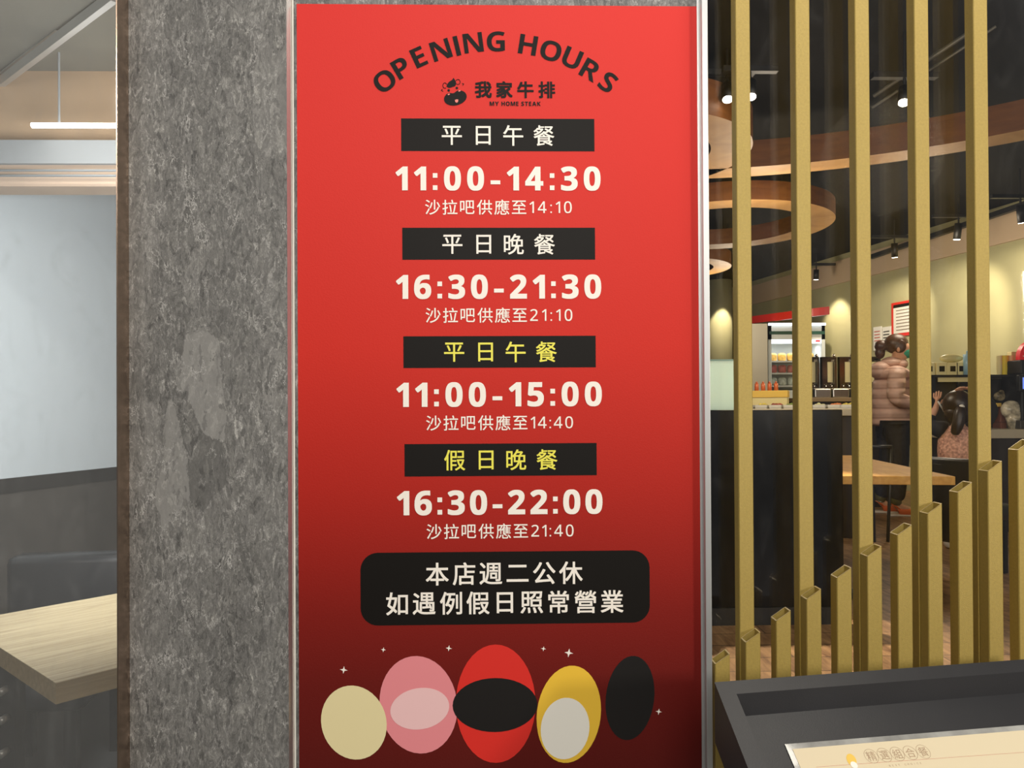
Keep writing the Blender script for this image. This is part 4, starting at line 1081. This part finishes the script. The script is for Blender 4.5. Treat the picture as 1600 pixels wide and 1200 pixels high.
# ------------------------------------------------------------------ left room
ZL = -.30
def wl_(D): return Vector((-2.13 + .273 * (D - 3.3), CAM.y + D, 0))
a_, b_2 = wl_(1.5), wl_(5.6)
ld = (b_2 - a_).normalized(); ln_ = Vector((-ld.y, ld.x, 0))         # away from the room
ZLC = CAM.z + 1.33
struct('floor_side_room', MB().span((-4.2, .03, ZL - .1), (.14, 5, ZL)), M['floor_dark'])
struct('ceiling_side_room', MB().span((-4.2, .1, ZLC), (.14, 5, ZLC + .1)), M['taupe'])
struct('wall_side_room_left', MB().prism([a_ + Vector((0, 0, ZL)), b_2 + Vector((0, 0, ZL)), b_2 + Vector((0, 0, ZLC)), a_ + Vector((0, 0, ZLC))], ln_ * .1), M['pink'])
struct('wall_side_room_back', MB().span((-1.8, 4.2, ZL), (.14, 4.3, ZLC)), M['dark_wain'])
struct('wall_side_room_right', MB().span((-.30, .16, ZL), (-.24, 4.3, ZLC)), M['pink'])
def seg(z0, z1, off, th, D0=1.6, D1=5.4):
    a = wl_(D0) - ln_ * off; b = wl_(D1) - ln_ * off
    return MB().prism([a + Vector((0, 0, z0)), b + Vector((0, 0, z0)), b + Vector((0, 0, z1)), a + Vector((0, 0, z1))], -ln_ * th)
zw = CAM.z - .30
struct('baseboard_left', seg(ZL, zw - .06, .0, .02), M['dark_wain'])
wbd = thing('white_board', 'large plain white board on the side room wall above the dark dado', 'board', wl_(3.4))
ofs = -Vector(wbd.location)
o = seg(zw, 2.25, .001, .02); bmesh.ops.translate(o.bm, verts=o.bm.verts, vec=ofs); o.build('panel', M['white_wall'], wbd)
o = seg(zw - .062, zw, .001, .03); bmesh.ops.translate(o.bm, verts=o.bm.verts, vec=ofs); o.build('bottom_rail', M['black'], wbd)
# two bands read as reflections in the pane, built as solid boxes
zb0 = z_of(292, 3.0); zb1 = z_of(259, 3.0); zb2 = z_of(223, 3.0)
struct('trim_7', MB().span((-2.4, CAM.y + 3.0, zb0), (-.31, CAM.y + 3.12, zb1)), M['pink'])
struct('trim_8', MB().span((-2.4, CAM.y + 2.98, zb1), (-.31, CAM.y + 3.12, zb2)), M['grey_wall'])
cdt = MB(); zz = z_of(268, 2.97)
cdt.cyl((-2.35, CAM.y + 2.965, zz), (-.31, CAM.y + 2.965, zz), .005, n=8); cdt.cyl((-2.35, CAM.y + 2.965, zz - .02), (-.31, CAM.y + 2.965, zz - .02), .005, n=8)
tag(cdt.build('band_lines', M['grey_wall'], None, True), 'pair of thin grey rods standing for reflected lines across the pink band', 'pipe')
# tube lamp
tx0, tx1 = P(50, 198, 2.9).x, -.5
tz_ = z_of(198, 2.9); ty = CAM.y + 2.9
tl_ = thing('tube_lamp', 'long bright white fluorescent tube hanging under the side room ceiling', 'lamp', (tx0, ty, tz_))
MB().cyl((0, 0, 0), (tx1 - tx0, 0, 0), .0095, n=14).build('tube', M['tube'], tl_, True)
for xx in (.1, .34, .58): MB().cyl((xx, 0, .009), (xx, 0, ZLC - tz_), .004, n=6).build('hanging_rod', M['grey_wall'], tl_)
lamp('tube_glow', 'AREA', ((tx0 + tx1) / 2, ty - .1, tz_ - .03), 3, (1, .96, .88), tx1 - tx0, ((tx0 + tx1) / 2, ty, 0), size_y=.03)
struct('trim_9', MB().span((-2.4, CAM.y + 3.06, zb2), (-.31, CAM.y + 3.12, ZLC)), mat('warm_tinted_plaster', (176, 148, 116), .9, noise=(4, .05)))  # warm lamp light put into the plaster colour
lamp('warm_glow', 'POINT', (-.9, CAM.y + 2.86, tz_ + .12), 1.2, (1, .68, .36), .05)
# slanting silver rail under the ceiling
ra, rb = P(178, -6, 2.46), P(-12, 139, 3.12)
d_ = rb - ra
rl = thing('ceiling_rail', 'slanting silver rail crossing the upper left corner of the side window', 'rail', (ra + rb) / 2)
rot = d_.to_track_quat('X', 'Z').to_matrix()
MB().box((0, 0, 0), (d_.length, .02, .036), rot).build('bar', M['alu'], rl)
MB().box(rot @ Vector((0, 0, .035)), (d_.length, .012, .006), rot).box(rot @ Vector((0, 0, .055)), (d_.length, .012, .006), rot).build('fins', M['alu'], rl)
# table
zt2 = CAM.z - .585
c0 = onz(87, 1067, zt2)
tu = (onz(187, 1042, zt2) - c0); tu.z = 0; tu.normalize(); tv = Vector((-tu.y, tu.x, 0))
t2 = thing('dining_table', 'pale ash wooden table with a thick edge inside the left window', 'table', (c0.x, c0.y, ZL), math.atan2(tu.y, tu.x))
hz = zt2 - ZL
MB().span((0, 0, hz - .046), (.78, .72, hz - .0012)).build('core', M['table_edge'], t2)
MB().span((0, 0, hz - .0012), (.78, .72, hz)).build('tabletop', M['table_ash'], t2)
MB().span((.33, .32, .02), (.41, .40, hz - .046)).build('post', M['black'], t2)
MB().span((.12, .33, 0), (.62, .39, .03), .004).span((.34, .1, 0), (.40, .6, .03), .004).build('foot', M['black'], t2)
# bench behind the table
ba, bb = P(14, 868, 2.95), P(205, 841, 3.0)
q = Vector((bb.x - ba.x, bb.y - ba.y, 0)); bl = q.length
b2 = thing('bench', 'black leather bench behind the pale table in the side room', 'bench', (ba.x, ba.y, ZL), math.atan2(q.y, q.x))
hb = ba.z - ZL
MB().box((bl / 2, .02, hb * .5 + .14), (bl, .12, hb - .28), None, .03).build('backrest', M['leather'], b2, True)
MB().box((bl / 2, -.2, .38), (bl, .5, .12), None, .03).build('seat', M['leather'], b2, True)
for xx in (.04, bl - .08):
    for yy in (-.4, .0): MB().span((xx, yy, 0), (xx + .04, yy + .04, .34)).build('leg', M['black'], b2)
# dark upright with three pale knobs at the lower left edge
up = P(4, 1000, 2.25)
ur = thing('coat_post', 'dark upright with three pale round knobs at the lower left edge', 'post', (up.x, up.y, ZL))
MB().span((-.035, 0, 0), (.035, .05, z_of(1010, 2.25) - ZL)).build('upright', M['black'], ur)
for y in (1066, 1110, 1161):
    MB().cyl((.012, -.001, z_of(y, 2.25) - ZL), (.012, -.03, z_of(y, 2.25) - ZL), .011, n=16).build('knob', mat('pale_metal', (176, 172, 164), .35, .6), ur, True)
